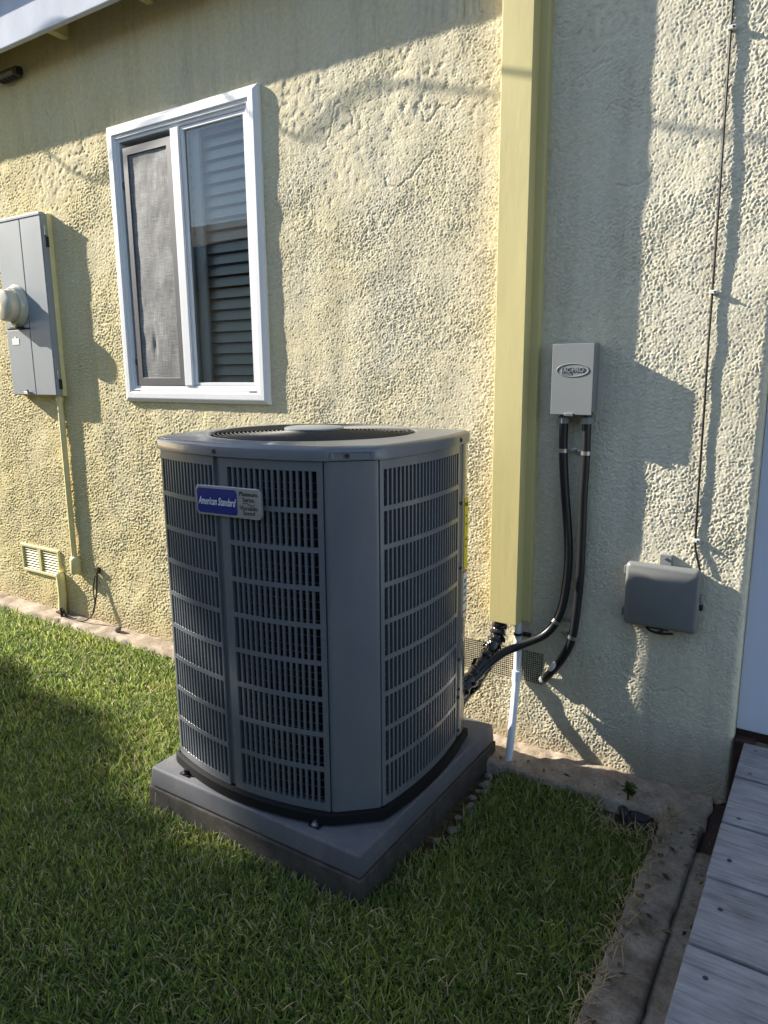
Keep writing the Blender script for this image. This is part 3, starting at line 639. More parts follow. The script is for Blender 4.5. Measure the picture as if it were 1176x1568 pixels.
for z, x in ((2.43, -0.394), (1.69, -0.388), (0.897, -0.380)):
    MB().box(x - 0.007, x + 0.014, -0.0155, 0.001, z - 0.005, z + 0.006).build('cable_clip', 'white_label', cx_, bevel=0.0015)
    MB().lathe([(0.0, 0.0), (0.0035, 0.0), (0.003, 0.004)], 8, Mfront(x + 0.009, -0.0157, z)).build('clip_nail', 'ink', cx_)

# ------------------------------------------------------------------ condensate pipe and wrapped line set
pv = thing('drain_pipe', 'white plastic drain pipe running from duct cover into the lawn', 'pipe')
pq = [Vector(v) for v in ((-0.990, -0.0165, 0.535), (-0.987, -0.020, 0.285), (-0.962, -0.142, -0.03), (-0.958, -0.165, -0.09))]
MB().tube(spline(pq, 6), 0.0148, 18).build('pipe', 'pvc', pv, True)
MB().tube([(-0.9872, -0.020, 0.300), (-0.986, -0.024, 0.262)], 0.0185, 18).build('coupling', 'pvc', pv, True)
MB().tube([(-0.989, -0.018, 0.455), (-0.989, -0.018, 0.447)], 0.0165, 16).build('pipe_clip', 'ink', pv, True)
MB().box(-0.972, -0.940, -0.012, 0.0, 0.444, 0.458).build('pipe_clip', 'ink', pv)
ls = thing('line_set', 'black taped refrigerant line bundle between duct cover and condenser', 'pipe bundle')
lp = [(-1.045, -0.045, 0.54), (-1.048, -0.060, 0.48), (-1.055, -0.095, 0.42), (-1.075, -0.15, 0.355), (-1.105, -0.22, 0.295), (-1.14, -0.30, 0.24), (-1.2, -0.36, 0.22)]
sp = spline(lp, 8)
rr = [0.029 + 0.004 * math.sin(i * 1.9) + random.uniform(-0.002, 0.002) for i in range(len(sp))]
MB().tube(sp, rr, 14).build('insulation', 'wrap', ls, True)
sp2 = spline([(x - 0.006, y + 0.006, z - 0.05) for x, y, z in lp[2:]], 8)
MB().tube(sp2, [0.022 + random.uniform(-0.004, 0.004) for _ in sp2], 12).build('insulation', 'wrap', ls, True)
MB().tube(spline([(-1.058, -0.10, 0.395), (-1.082, -0.135, 0.372), (-1.105, -0.19, 0.328), (-1.14, -0.26, 0.285), (-1.2, -0.33, 0.27)], 8), 0.0085, 10).build('copper_tube', 'copper', ls, True)
mb = MB()
for k in range(26):           # loose ends of the tape
    q = random.choice(sp[12:40]); a = random.uniform(0, 6.28)
    d = Vector((math.cos(a), -0.4, math.sin(a))).normalized(); e_ = Vector((-d.z, 0.2, d.x)) * 0.012
    p0 = q + d * 0.024; p3 = q + d * random.uniform(0.034, 0.046) + Vector((0, 0, -0.010))
    mb.add([p0 - e_, p0 + e_, p3 + e_ * 0.6, p3 - e_ * 0.5], [(0, 1, 2, 3)])
o = mb.build('tape_end', 'wrap', ls); o['kind'] = 'stuff'

# ------------------------------------------------------------------ equipment pad
pad = thing('equipment_pad', 'grey square equipment pad on a thin concrete base under the condenser', 'pad')
PX0, PX1, PY0, PY1 = -1.930, -1.042, -1.032, -0.116
mb = MB(); t_ = 0.006
mb.add([(PX0 - t_, PY0 - t_, 0.030), (PX1 + t_, PY0 - t_, 0.030), (PX1 + t_, PY1 + t_, 0.030), (PX0 - t_, PY1 + t_, 0.030), (PX0, PY0, 0.100), (PX1, PY0, 0.100), (PX1, PY1, 0.100), (PX0, PY1, 0.100)],
       [(3, 2, 1, 0), (4, 5, 6, 7), (0, 1, 5, 4), (1, 2, 6, 5), (2, 3, 7, 6), (3, 0, 4, 7)])
mb.build('pad_top', 'pad', pad, bevel=0.009, seg=3)
MB().box(PX0 - 0.010, PX1 + 0.011, PY0 - 0.011, PY1 + 0.01, -0.10, 0.0275).build('concrete_base', 'concrete_pad', pad, bevel=0.005, seg=2)

# ------------------------------------------------------------------ the condenser
ac = thing('air_conditioner', 'tall dark grey air conditioner condenser with louvred sides on a pad', 'air conditioner')
ZB, ZT = 0.142, 1.214
Lp, Ap, Bp = Vector((-1.868, -0.954)), Vector((-1.195, -0.956)), Vector((-1.080, -0.853))
R1, R2, K1, K2 = Vector((-1.080, -0.352)), Vector((-1.092, -0.268)), Vector((-1.16, -0.262)), Vector((-1.80, -0.285))
L3, L2 = Vector((-1.908, -0.39)), Vector((-1.908, -0.865))
def arc(a, b, bulge, n):
    d = (b - a); nrm = Vector((d.y, -d.x)).normalized(); out = []
    for i in range(n + 1):
        t = i / n; out.append(a.lerp(b, t) + nrm * bulge * 4 * t * (1 - t))
    return out
front = arc(Lp, Ap, 0.058, 60); right = arc(Bp, R1, 0.024, 48); back = arc(K1, K2, 0.004, 24); left = arc(L3, L2, 0.018, 32)
outline = front + right + [R2] + back + left        # counter-clockwise seen from above
def offset_loop(pts, d):
    n = len(pts); out = []
    for i in range(n):
        t = (pts[(i + 1) % n] - pts[i - 1]).normalized(); out.append(pts[i] + Vector((t.y, -t.x)) * d)
    return out
def loft(loops, cap0=False, cap1=False, closed=True):
    V = []; F = []; n = len(loops[0])
    for lp_ in loops: V += lp_
    for i in range(len(loops) - 1):
        for k in range(n if closed else n - 1):
            k2 = (k + 1) % n; F.append((i * n + k, i * n + k2, (i + 1) * n + k2, (i + 1) * n + k))
    if cap0: F.append(tuple(range(n))[::-1])
    if cap1: F.append(tuple(range((len(loops) - 1) * n, len(loops) * n)))
    return MB().add(V, F)
lv = lambda pts, z: [(p.x, p.y, z) for p in pts]
# base pan
loft([lv(offset_loop(outline, 0.006), 0.101), lv(offset_loop(outline, 0.016), 0.108), lv(offset_loop(outline, 0.014), 0.136), lv(offset_loop(outline, 0.004), ZB - 0.001), lv(offset_loop(outline, -0.06), ZB - 0.002)], True, True).build('base_pan', 'base_black', ac, True)
# coil block with its tubes
co = loft([lv(offset_loop(outline, -0.050), ZB), lv(offset_loop(outline, -0.050), ZT)]).build('coil', 'coil', ac, True)
mb = MB(); oc = offset_loop(outline, -0.030); oc = oc[::3] + [oc[0]]
for k in range(38):
    z = ZB + 0.03 + k * 0.0272; mb.tube([(p.x, p.y, z + 0.004 * math.sin(k * 2.1 + p.x * 6)) for p in oc], 0.0014, 5, False)
o = mb.build('coil_tubes', 'tube', co); o['kind'] = 'stuff'
mb = MB()
oi_ = offset_loop(outline, -0.040)
for q in (oi_[12], oi_[38], oi_[52], oi_[75], oi_[100]): mb.tube([(q.x, q.y, ZB), (q.x, q.y, ZT)], 0.005, 6)
mb.build('coil_braces', 'ac_black', co)
SL_W, SL_D = 0.0070, 0.0095
slat_me = MB().box(-SL_W / 2, SL_W / 2, 0.0, SL_D, 0.0, ZT - ZB - 0.012)
_me = bpy.data.meshes.new('slat'); _me.from_pydata(slat_me.v, [], slat_me.f); _me.update(); _me.materials.append(M['ac_slat'])
def curve_at(pts, s):
    acc = 0
    for i in range(len(pts) - 1):
        d = (pts[i + 1] - pts[i]).length
        if acc + d >= s or i == len(pts) - 2:
            t = (s - acc) / d; return pts[i].lerp(pts[i + 1], t), (pts[i + 1] - pts[i]).normalized()
        acc += d
def clen(pts): return sum((pts[i + 1] - pts[i]).length for i in range(len(pts) - 1))
def strip(pts, s0, s1, z0, z1, d0, d1, n):
    """curved bar along pts between arc lengths, from depth d0 (outer) to d1 (inner)"""
    O = []; I = []
    for i in range(n + 1):
        p, t = curve_at(pts, s0 + (s1 - s0) * i / n); nr = Vector((t.y, -t.x)); O.append(p + nr * d0); I.append(p + nr * d1)
    V = lv(O, z0) + lv(O, z1) + lv(I, z1) + lv(I, z0); m = n + 1; F = []
    for a in range(4):
        b = (a + 1) % 4
        for i in range(n): F.append((a * m + i, a * m + i + 1, b * m + i + 1, b * m + i))
    F.append((0, m, 2 * m, 3 * m)); F.append((n, 3 * m + n, 2 * m + n, m + n))
    return MB().add(V, F)
def panel(pts, s0, s1, nslot, stl=0.015, str_=0.015):
    root = bpy.data.objects.new('louver_panel', None); COL.objects.link(root); root.parent = ac
    n = max(6, nslot)
    strip(pts, s0, s1, ZT - 0.028, ZT - 0.001, 0.0, -0.020, n).build('top_rail', 'ac_paint', root, True)
    strip(pts, s0, s1, ZB + 0.001, ZB + 0.026, 0.0, -0.020, n).build('bottom_rail', 'ac_paint', root, True)
    for a, b in ((s0, s0 + stl), (s1 - str_, s1)): strip(pts, a, b, ZB + 0.0262, ZT - 0.0282, 0.0, -0.022, 1).build('stile', 'ac_paint', root)
    z0, z1 = ZB + 0.026, ZT - 0.028; rows = 9; pitch = (z1 - z0) / rows
    for k in range(1, rows):
        z = z0 + k * pitch; strip(pts, s0 + stl + 0.0002, s1 - str_ - 0.0002, z - 0.0075, z + 0.0075, 0.0, -0.004, n).build('crossbar', 'ac_paint', root, True)
    for k in range(1, nslot):
        s = s0 + stl + (s1 - s0 - stl - str_) * k / nslot
        p, t = curve_at(pts, s); nr = Vector((t.y, -t.x))
        o = link('slat', _me, None, root); q = p - nr * 0.0012
        o.location = (q.x, q.y, ZB + 0.006); o.rotation_euler.z = math.atan2(t.y, t.x)
    return root
fl = clen(front); pc = 0.338
panel(front, 0.010, pc - 0.027, 16, 0.010, 0.007); panel(front, pc + 0.0215, fl - 0.004, 15, 0.007, 0.017)
strip(front, pc - 0.0265, pc - 0.004, ZB + 0.001, ZT - 0.001, -0.009, -0.020, 3).build('centre_post', 'ac_paint', ac, True)
strip(front, pc - 0.0038, pc + 0.021, ZB + 0.001, ZT - 0.001, -0.001, -0.018, 3).build('centre_post', 'ac_paint', ac, True)
strip(front, 0.0, 0.0095, ZB + 0.001, ZT - 0.001, -0.012, -0.03, 1).build('edge_gap', 'ac_black', ac)
panel(right, 0.004, clen(right) - 0.006, 24)
panel(back, 0.01, clen(back) - 0.01, 26); panel(left, 0.01, clen(left) - 0.01, 22)
# corner panel between the two louvred faces in view
def corner(a, b, name, mat, depth=0.03, fold=0.014):
    t = (b - a).normalized(); n = Vector((t.y, -t.x))
    a_, b_ = a + t * 0.001, b - t * 0.001
    prof = [a_ - n * depth, a_ - n * 0.004, a_ + t * 0.004 - n * 0.0005, a_ + t * fold + n * 0.002, a_.lerp(b_, 0.5) + n * 0.0025, b_ - t * fold + n * 0.002, b_ - t * 0.004 - n * 0.0005, b_ - n * 0.004, b_ - n * depth]
    return loft([lv(prof, ZB + 0.001), lv(prof, ZT - 0.001)], closed=False).build(name, mat, ac, True)
corner(Ap, Bp, 'corner_panel', 'ac_paint')
corner(R1 + Vector((0.0, 0.004)), R2, 'service_post', 'ac_post', 0.03, 0.01)
corner(R2, K1, 'corner_post', 'ac_post', 0.03, 0.01)
corner(K2, L3, 'corner_post', 'ac_paint'); corner(L2, Lp, 'corner_post', 'ac_paint', 0.03, 0.01)
# gaps beside the corner panel read as dark lines
# top cover
ctr = Vector((-1.492, -0.618)); RG = 0.342
def ring_pts(r, n, z, c=ctr): return [(c.x + r * math.cos(2 * math.pi * k / n), c.y + r * math.sin(2 * math.pi * k / n), z) for k in range(n)]
def radial(pts, n):
    out = []
    for k in range(n):
        a = 2 * math.pi * k / n; d = Vector((math.cos(a), math.sin(a))); best = None
        for i in range(len(pts)):
            p, q = pts[i] - ctr, pts[(i + 1) % len(pts)] - ctr; e_ = q - p
            den = d.x * e_.y - d.y * e_.x
            if abs(den) < 1e-9: continue
            s = (p.x * e_.y - p.y * e_.x) / den; u = (p.x * d.y - p.y * d.x) / den
            if s > 0 and -1e-6 <= u <= 1 + 1e-6: best = s if best is None else max(best, s)
        out.append(ctr + d * best)
    return out
NA = 240
ro = lambda d: radial(offset_loop(outline, d), NA)
o1, o2, o3, o4, o5 = ro(0.004), ro(0.0085), ro(0.0085), ro(0.006), ro(-0.004)
o6 = ro(-0.010)
loops = [lv(o1, ZT + 0.001), lv(o2, ZT + 0.0015), lv(o3, ZT + 0.029), lv(o4, ZT + 0.034), lv(o5, ZT + 0.0405), lv(o6, ZT + 0.0415), ring_pts(RG + 0.012, NA, ZT + 0.0445), ring_pts(RG + 0.004, NA, ZT + 0.047), ring_pts(RG - 0.003, NA, ZT + 0.044), ring_pts(RG - 0.006, NA, ZT + 0.036)]
# keep the flat from crossing the ring where the outline is close to it
for k in range(NA):
    for li in (5,):
        p = Vector(loops[li][k][:2]) - ctr
        if p.length < RG + 0.014: loops[li][k] = (*(ctr + p.normalized() * (RG + 0.014)), loops[li][k][2])
tc = loft(loops).build('top_cover', 'ac_paint', ac, True)
loft([ring_pts(RG - 0.0065, 96, ZT + 0.040), ring_pts(RG - 0.012, 96, ZT + 0.0), ring_pts(RG - 0.014, 96, ZT - 0.2), ring_pts(0.05, 96, ZT - 0.21)]).build('fan_shroud', 'ac_black', ac, True)
def dimple(p2, nrm, z):
    m = Matrix.Translation((p2.x, p2.y, z)) @ Vector((nrm.x, nrm.y, 0)).to_track_quat('Z', 'Y').to_matrix().to_4x4()
    d = MB().lathe([(0.0105, -0.002), (0.0105, 0.0006), (0.0085, 0.0010), (0.0075, -0.0004)], 16, m, False).build('screw_dimple', 'ac_paint', tc, True)
    MB().lathe([(0.0, 0.0004), (0.0066, 0.0004), (0.0066, 0.0030), (0.0055, 0.0042), (0.0, 0.0042)], 6, m, False).build('screw', 'ac_black', tc)
def on_outline(pts, s, off):
    p, t = curve_at(pts, s); n = Vector((t.y, -t.x)); return p + n * off, n
for pts, s in ((front, pc - 0.012), (right, clen(right) - 0.022), (back, 0.3), (left, 0.27)):
    p, n = on_outline(pts, s, 0.0088); dimple(p, n, ZT + 0.016)
t = (Bp - Ap).normalized(); n = Vector((t.y, -t.x)); mid = Ap.lerp(Bp, 0.42)
m = Matrix.Translation((mid.x + n.x * 0.0118, mid.y + n.y * 0.0118, ZT + 0.0155)) @ Vector((n.x, n.y, 0)).to_track_quat('Z', 'Y').to_matrix().to_4x4()
mb = MB(); mb.box(-0.052, 0.056, -0.0115, 0.0115, -0.008, 0.0002, m)
# a shallow pressed recess frame on the cover's corner
pr_ = MB()
def loc3(x, z, y): return Vector((Ap.lerp(Bp, 0.5).x, Ap.lerp(Bp, 0.5).y, 0)) + Vector((t.x, t.y, 0)) * x + Vector((n.x, n.y, 0)) * y + Vector((0, 0, z))
V = []
for ins, y in ((0.0, 0.0092), (0.0, 0.0108), (0.006, 0.0112), (0.011, 0.0095)):
    V += [loc3(-0.060 + ins, ZT + 0.0035 + ins * 0.5, y), loc3(0.062 - ins, ZT + 0.0035 + ins * 0.5, y), loc3(0.062 - ins, ZT + 0.0275 - ins * 0.5, y), loc3(-0.060 + ins, ZT + 0.0275 - ins * 0.5, y)]
F = []
for i in range(3):
    for k in range(4): F.append((i * 4 + k, i * 4 + (k + 1) % 4, (i + 1) * 4 + (k + 1) % 4, (i + 1) * 4 + k))
F.append((12, 13, 14, 15)); MB().add(V, F).build('pressed_corner', 'ac_paint', tc)
dimple(mid + n * 0.0100, n, ZT + 0.0155)
# fan grille
mb = MB(); gz = lambda r: ZT + 0.0455 + 0.007 * (1 - (r / RG) ** 2)
r = 0.085
while r < RG - 0.008:
    mb.tube([(ctr.x + r * math.cos(2 * math.pi * k / 96), ctr.y + r * math.sin(2 * math.pi * k / 96), gz(r)) for k in range(97)], 0.0022, 6, False); r += 0.0135
fg = mb.build('fan_grille', 'grille_black', ac, True); fg['label'] = 'black round wire fan grille on top'
mb = MB()
for k in range(8):
    a = 2 * math.pi * (k + 0.35) / 8
    mb.tube([(ctr.x + rr_ * math.cos(a), ctr.y + rr_ * math.sin(a), gz(rr_) - 0.0035) for rr_ in (0.05, 0.15, 0.25, RG - 0.004)], 0.0028, 6)
mb.build('grille_spokes', 'grille_black', fg)
MB().lathe([(0.094, 0.0), (0.099, 0.003), (0.099, 0.008), (0.094, 0.0105), (0.0, 0.0120)], 48, Matrix.Translation((ctr.x, ctr.y, ZT + 0.052)), False).build('motor_cap', 'cap_grey', fg, True)
for k in range(3):
    V = []; F = []
    for i in range(5):
        rr_ = 0.07 + 0.24 * i / 4
        for j in range(5):
            a = 2 * math.pi * k / 3 + (j / 4 - 0.5) * 1.5; V.append((ctr.x + rr_ * math.cos(a), ctr.y + rr_ * math.sin(a), ZT - 0.05 + (j / 4 - 0.5) * 0.09 * (0.4 + 0.6 * i / 4)))
    for i in range(4):
        for j in range(4): F.append((i * 5 + j, i * 5 + j + 1, (i + 1) * 5 + j + 1, (i + 1) * 5 + j))
    mesh_obj('fan_blade', V, F, 'ac_black', ac, True)
MB().lathe([(0.0, 0.0), (0.075, 0.0), (0.08, 0.02), (0.08, 0.11)], 32, Matrix.Translation((ctr.x, ctr.y, ZT - 0.09)), False).build('fan_motor', 'ac_black', ac, True)
# badge
bm_ = Matrix.Translation((-1.503, -1.0225, 1.083)) @ Matrix.Diagonal((1.0, 1.0, 1.1, 1.0)) @ Matrix.Rotation(R(-1.0), 4, 'Y')
def plate(x0, x1, z0, z1, y0, y1, r, name, mat, par):
    m = rbox(x0, x1, z0, z1, y0, y1, r, 0.0012, 5)
    m.v = [tuple(bm_ @ Vector(p)) for p in m.v]; return m.build(name, mat, par)
bd = plate(-0.131, 0.131, -0.041, 0.041, 0.010, 0.0, 0.014, 'badge', 'badge_silver', ac); bd['label'] = 'blue and silver maker badge'
plate(-0.125, 0.040, -0.035, 0.035, -0.0002, -0.0012, 0.011, 'badge_field', 'badge_blue', bd)
bt = lambda x, z: bm_ @ Matrix.Translation((x, -0.0018, z)) @ Matrix.Rotation(R(90), 4, 'X')
text_mesh('badge_text', 'American Standard', 0.030, 'badge_text', bd, bt(-0.043, -0.002), 0.38, 0.0004, 0.156, 0.0002)
bt2 = lambda x, z: bm_ @ Matrix.Translation((x, -0.0006, z)) @ Matrix.Rotation(R(90), 4, 'X')
for s_, z in (('Platinum', 0.025), ('Series', 0.010), ('Variable', -0.012), ('Speed', -0.025)):
    text_mesh('badge_text', s_, 0.0165, 'ink', bd, bt2(0.085, z), 0.0, 0.0004, 0.068 if len(s_) > 6 else 0.045)
mb = MB(); mb.tube([bm_ @ Vector((0.062 + 0.046 * i / 10, -0.0008, -0.001 + 0.003 * math.sin(i / 10 * 6.28))) for i in range(11)], 0.0011, 6); mb.build('badge_line', 'ink', bd)
# service stickers on the rear right post
tn = (R2 - R1).normalized(); nn = Vector((tn.y, -tn.x))
def post_plate(s0, s1, z0, z1, off, name, mat, par=ac):
    a, b = R1 + tn * s0 + nn * off, R1 + tn * s1 + nn * off; i_ = nn * 0.0012
    V = [(a.x, a.y, z0), (b.x, b.y, z0), (b.x, b.y, z1), (a.x, a.y, z1), (a.x - i_.x, a.y - i_.y, z0), (b.x - i_.x, b.y - i_.y, z0), (b.x - i_.x, b.y - i_.y, z1), (a.x - i_.x, a.y - i_.y, z1)]
    return mesh_obj(name, V, [(0, 1, 2, 3), (7, 6, 5, 4), (0, 4, 5, 1), (1, 5, 6, 2), (2, 6, 7, 3), (3, 7, 4, 0)], mat, par)
yl = post_plate(0.045, 0.083, 0.765, 1.020, 0.0042, 'yellow_sticker', 'yellow_label'); yl['label'] = 'yellow energy rating sticker'
pm = lambda s, z: Matrix(((tn.x, 0, nn.x, (R1 + tn * s + nn * 0.0046).x), (tn.y, 0, nn.y, (R1 + tn * s + nn * 0.0046).y), (0, 1, 0, z), (0, 0, 0, 1)))
text_mesh('sticker_text', 'ENERGY', 0.018, 'ink', yl, pm(0.064, 0.998), 0, 0.0002, 0.033)
for z, wd in ((0.955, 0.012), (0.925, 0.016), (0.87, 0.02), (0.845, 0.014)): post_plate(0.055, 0.055 + wd, z, z + 0.006, 0.0050, 'sticker_print', 'ink', yl)
ws = post_plate(0.042, 0.080, 0.590, 0.760, 0.0042, 'white_sticker', 'white_label')
for z in (0.752, 0.640, 0.605): post_plate(0.042, 0.080, z, z + 0.008, 0.0048, 'sticker_band', 'orange_label', ws)
for z in (0.665, 0.690, 0.715): post_plate(0.047, 0.072, z, z + 0.014, 0.0048, 'sticker_print', 'box_grey', ws)
sp_ = bpy.data.meshes.new('post_screw'); q = MB().lathe([(0.0, 0.0045), (0.006, 0.0045), (0.007, 0.0)], 8, None, False); sp_.from_pydata(q.v, [], q.f); sp_.update(); sp_.materials.append(M['ac_black'])
for z, s in ((1.01, 0.012), (0.78, 0.014), (0.44, 0.012), (0.325, 0.014), (0.295, 0.010), (0.165, 0.014)):
    p = R1 + tn * s + nn * 0.001; o = link('post_screw', sp_, None, ac, False, (p.x, p.y, z)); o.rotation_euler = Vector((nn.x, nn.y, 0)).to_track_quat('Z', 'Y').to_euler()
# hold-down feet
for x, y in ((-1.788, -1.003), (-1.234, -0.990)):
    f_ = MB().box(x - 0.020, x + 0.020, y - 0.010, y + 0.05, 0.1005, 0.1055).build('hold_down', 'ac_black', ac, bevel=0.0015)
    MB().lathe([(0.011, 0.0), (0.011, 0.004), (0.006, 0.006), (0.006, 0.014), (0.0, 0.0145)], 10, Matrix.Translation((x, y, 0.1055)), False).build('anchor_bolt', 'steel' if x > -1.5 else 'ac_black', f_, True)

# ------------------------------------------------------------------ deck of painted planks
deck = thing('plank_deck', 'grey weathered plank landing in front of the doorway', 'deck')
ys = [-0.028, -0.268, -0.530, -0.784, -1.030, -1.278, -1.526, -1.774, -2.022, -2.270, -2.518, -2.766, -3.014]
scr = [(-0.140, -0.068), (-0.140, -0.225), (-0.139, -0.490), (-0.137, -0.690), (-0.131, -0.885), (-0.128, -1.106)]
for i in range(len(ys) - 1):
    dx = random.uniform(-0.003, 0.003)
    o = MB().box(-0.176 + dx, 1.35, ys[i + 1] + 0.010, ys[i], 0.197, 0.235 + random.uniform(-0.001, 0.001)).build('plank', 'plank', deck, bevel=0.004, seg=2)
    sc = [s for s in scr if ys[i + 1] < s[1] < ys[i]] or [(-0.13, (ys[i] + ys[i + 1]) / 2)]
    for sx_, sy_ in sc:
        MB().lathe([(0.0058, 0.0), (0.0058, 0.0006), (0.003, 0.0008), (0.002, 0.0), (0.0, 0.0)], 12, Matrix.Translation((sx_, sy_, 0.2356)), False).build('deck_screw', 'drain', o)
MB().box(-0.120, -0.082, -3.0, -0.035, -0.02, 0.1965).build('joist', 'dark_brown', deck)
MB().box(1.20, 1.24, -3.0, -0.035, -0.06, 0.1965).build('joist', 'dark_brown', deck)

# ------------------------------------------------------------------ lawn and litter
def blades(name, n, region, lens, wid, mat, seed, zbase=-0.060, lean=(0.45, 1.75)):
    g = np.random.default_rng(seed)
    x, y = region(g, n); n = len(x)
    L = g.uniform(*lens, n) * (0.75 + 0.5 * g.random(n)); W_ = g.uniform(*wid, n)
    a = g.uniform(0, 2 * np.pi, n); th = g.uniform(*lean, n)        # heading, tilt from vertical
    cv_ = g.uniform(0.05, 0.8, n); tw = a + np.pi / 2 + g.normal(0, 0.45, n); base_z = g.uniform(0, 0.016, n)
    dirs = np.stack([np.cos(a), np.sin(a)], -1); side = np.stack([np.cos(tw), np.sin(tw), 0.25 * g.normal(size=n)], -1)
    P = np.zeros((n, 7, 3)); base = np.stack([x, y, zbase + base_z], -1); pos = base.copy()
    ws = [0.75, 1.0, 0.8, 0.0]; ang = th.copy() * 0.55
    for k in range(4):
        if k < 3:
            P[:, 2 * k] = pos - side * (W_ * ws[k] / 2)[:, None]; P[:, 2 * k + 1] = pos + side * (W_ * ws[k] / 2)[:, None]
        else: P[:, 6] = pos
        st_ = (L / 3)[:, None]
        pos = pos + st_ * np.concatenate([dirs * np.sin(ang)[:, None], np.cos(ang)[:, None]], -1); ang = ang + cv_ * th * 0.5
    fq = np.array([[0, 1, 3, 2], [2, 3, 5, 4]]); ft_ = np.array([[4, 5, 6]])
    off = (np.arange(n) * 7)[:, None, None]
    q = (fq[None] + off).reshape(-1, 4); t3 = (ft_[None] + off).reshape(-1, 3)
    me = bpy.data.meshes.new(name); me.vertices.add(n * 7); me.vertices.foreach_set('co', P.astype(np.float32).ravel())
    li = np.concatenate([q.ravel(), t3.ravel()]).astype(np.int32); me.loops.add(len(li)); me.loops.foreach_set('vertex_index', li)
    ls_ = np.concatenate([np.arange(len(q)) * 4, len(q) * 4 + np.arange(len(t3)) * 3]).astype(np.int32)
    me.polygons.add(len(ls_)); me.polygons.foreach_set('loop_start', ls_); me.update(calc_edges=True)
    return link(name, me, mat, None, True)
lawn_n = fnoise((200, 200), 26, 0.5, 77)
def in_lawn(x, y, jit):
    ok = (y < -0.118 + jit * 0.02) & (x < -0.392 + jit * 0.018)
    ok &= ~((x > -1.955) & (x < -1.0 + 0.035 * jit) & (y > -1.052 + 0.008 * jit))          # pad
    ok &= ~((x > -1.05) & (y > -0.168 + 0.02 * jit))                                # wider footing
    ok &= ~((x > -1.05) & (x < -0.955 + 0.02 * jit) & (y > -0.75))                   # stony strip beside the pad
    d = np.hypot((x + 0.47) / 1.0, (y + 0.20) / 0.8)
    ok &= d > 0.135 + 0.03 * jit                                                   # bare soil by the cap
    return ok
def reg(x0, x1, y0, y1):
    def f(g, n):
        x = g.uniform(x0, x1, n); y = g.uniform(y0, y1, n); k = in_lawn(x, y, g.normal(size=n)); return x[k], y[k]
    return f
g1 = blades('lawn', 150000, reg(-2.7, -0.36, -2.1, -0.1), (0.020, 0.046), (0.0024, 0.0048), 'grass', 3)
g2 = blades('lawn', 85000, reg(-5.6, -2.7, -2.0, -0.1), (0.024, 0.046), (0.0040, 0.0066), 'grass', 4)
g3 = blades('lawn', 18000, reg(-14, 1.2, -5.5, -2.1), (0.045, 0.07), (0.012, 0.02), 'grass', 5)
g4 = blades('lawn', 8000, reg(-14, -5.6, -2.3, -0.1), (0.045, 0.07), (0.010, 0.016), 'grass', 6)
bpy.context.view_layer.update()
def join_meshes(name, obs, mat):
    bm = bmesh.new()
    for o in obs: bm.from_mesh(o.data)
    me = bpy.data.meshes.new(name); bm.to_mesh(me); bm.free()
    for o in obs: bpy.data.objects.remove(o)
    return link(name, me, mat)
lawn = join_meshes('lawn', [g1, g2, g3, g4], 'grass'); lawn['kind'] = 'stuff'; tag(lawn, 'short green lawn grass around the equipment pad', 'grass')
# dry clippings caught between the blades, on the kerb and footing
def straw_reg(g, n):
    x = np.concatenate([g.uniform(-3.2, -0.39, n // 2), g.normal(-0.375, 0.022, n // 4), g.normal(-0.47, 0.10, n // 4)])
    y = np.concatenate([g.uniform(-1.9, -0.15, n // 2), g.uniform(-1.4, -0.22, n // 4), g.normal(-0.26, 0.06, n // 4)])
    k = (in_lawn(x, y, 0 * x) | (x > -0.40)) & (x < -0.28); return x[k], y[k]
st1 = blades('clippings', 1300, straw_reg, (0.03, 0.06), (0.0018, 0.0032), 'straw', 9, zbase=-0.026, lean=(1.35, 1.75))
# those on kerb lie on it
co_ = np.zeros(len(st1.data.vertices) * 3, np.float32); st1.data.vertices.foreach_get('co', co_); co_ = co_.reshape(-1, 7, 3)
kb_ = co_[:, 0, 0] > -0.385; co_[kb_, :, 2] = np.maximum(co_[kb_, :, 2] + 0.024, -0.003); st1.data.vertices.foreach_set('co', co_.ravel()); st1.data.update()
st1['kind'] = 'stuff'; tag(st1, 'dry straw coloured grass clippings on lawn and kerb', 'clippings')
# stones beside the pad and loose ones on the kerb
def stone_mesh(seed):
    g = random.Random(seed); bm = bmesh.new(); bmesh.ops.create_icosphere(bm, subdivisions=2, radius=1)
    for v in bm.verts: v.co *= g.uniform(0.78, 1.12); v.co.z *= 0.6
    me = bpy.data.meshes.new('stone'); bm.to_mesh(me); bm.free(); me.materials.append(M['stone']); return me
stm = [stone_mesh(i) for i in range(5)]
places = [(-0.99, -0.15, .022), (-0.975, -0.19, .016), (-1.0, -0.24, .018), (-0.985, -0.30, .026), (-0.965, -0.345, .018), (-0.99, -0.40, .016), (-0.972, -0.45, .022), (-0.955, -0.48, .016), (-0.98, -0.53, .014), (-0.965, -0.60, .020), (-0.945, -0.645, .013), (-0.985, -0.68, .015), (-0.97, -0.76, .013), (-0.99, -0.35, .012), (-0.955, -0.25, .012)]
for i, (x, y, r) in enumerate(places):
    o = link('stone', stm[i % 5], None, None, True, (x, y, -0.045)); o.scale = (r, r * random.uniform(0.7, 1.1), r); o.rotation_euler.z = random.uniform(0, 6)
    tag(o, 'small grey stone in the strip of stones along the pad\'s right side', 'stone', 'stones along the pad')
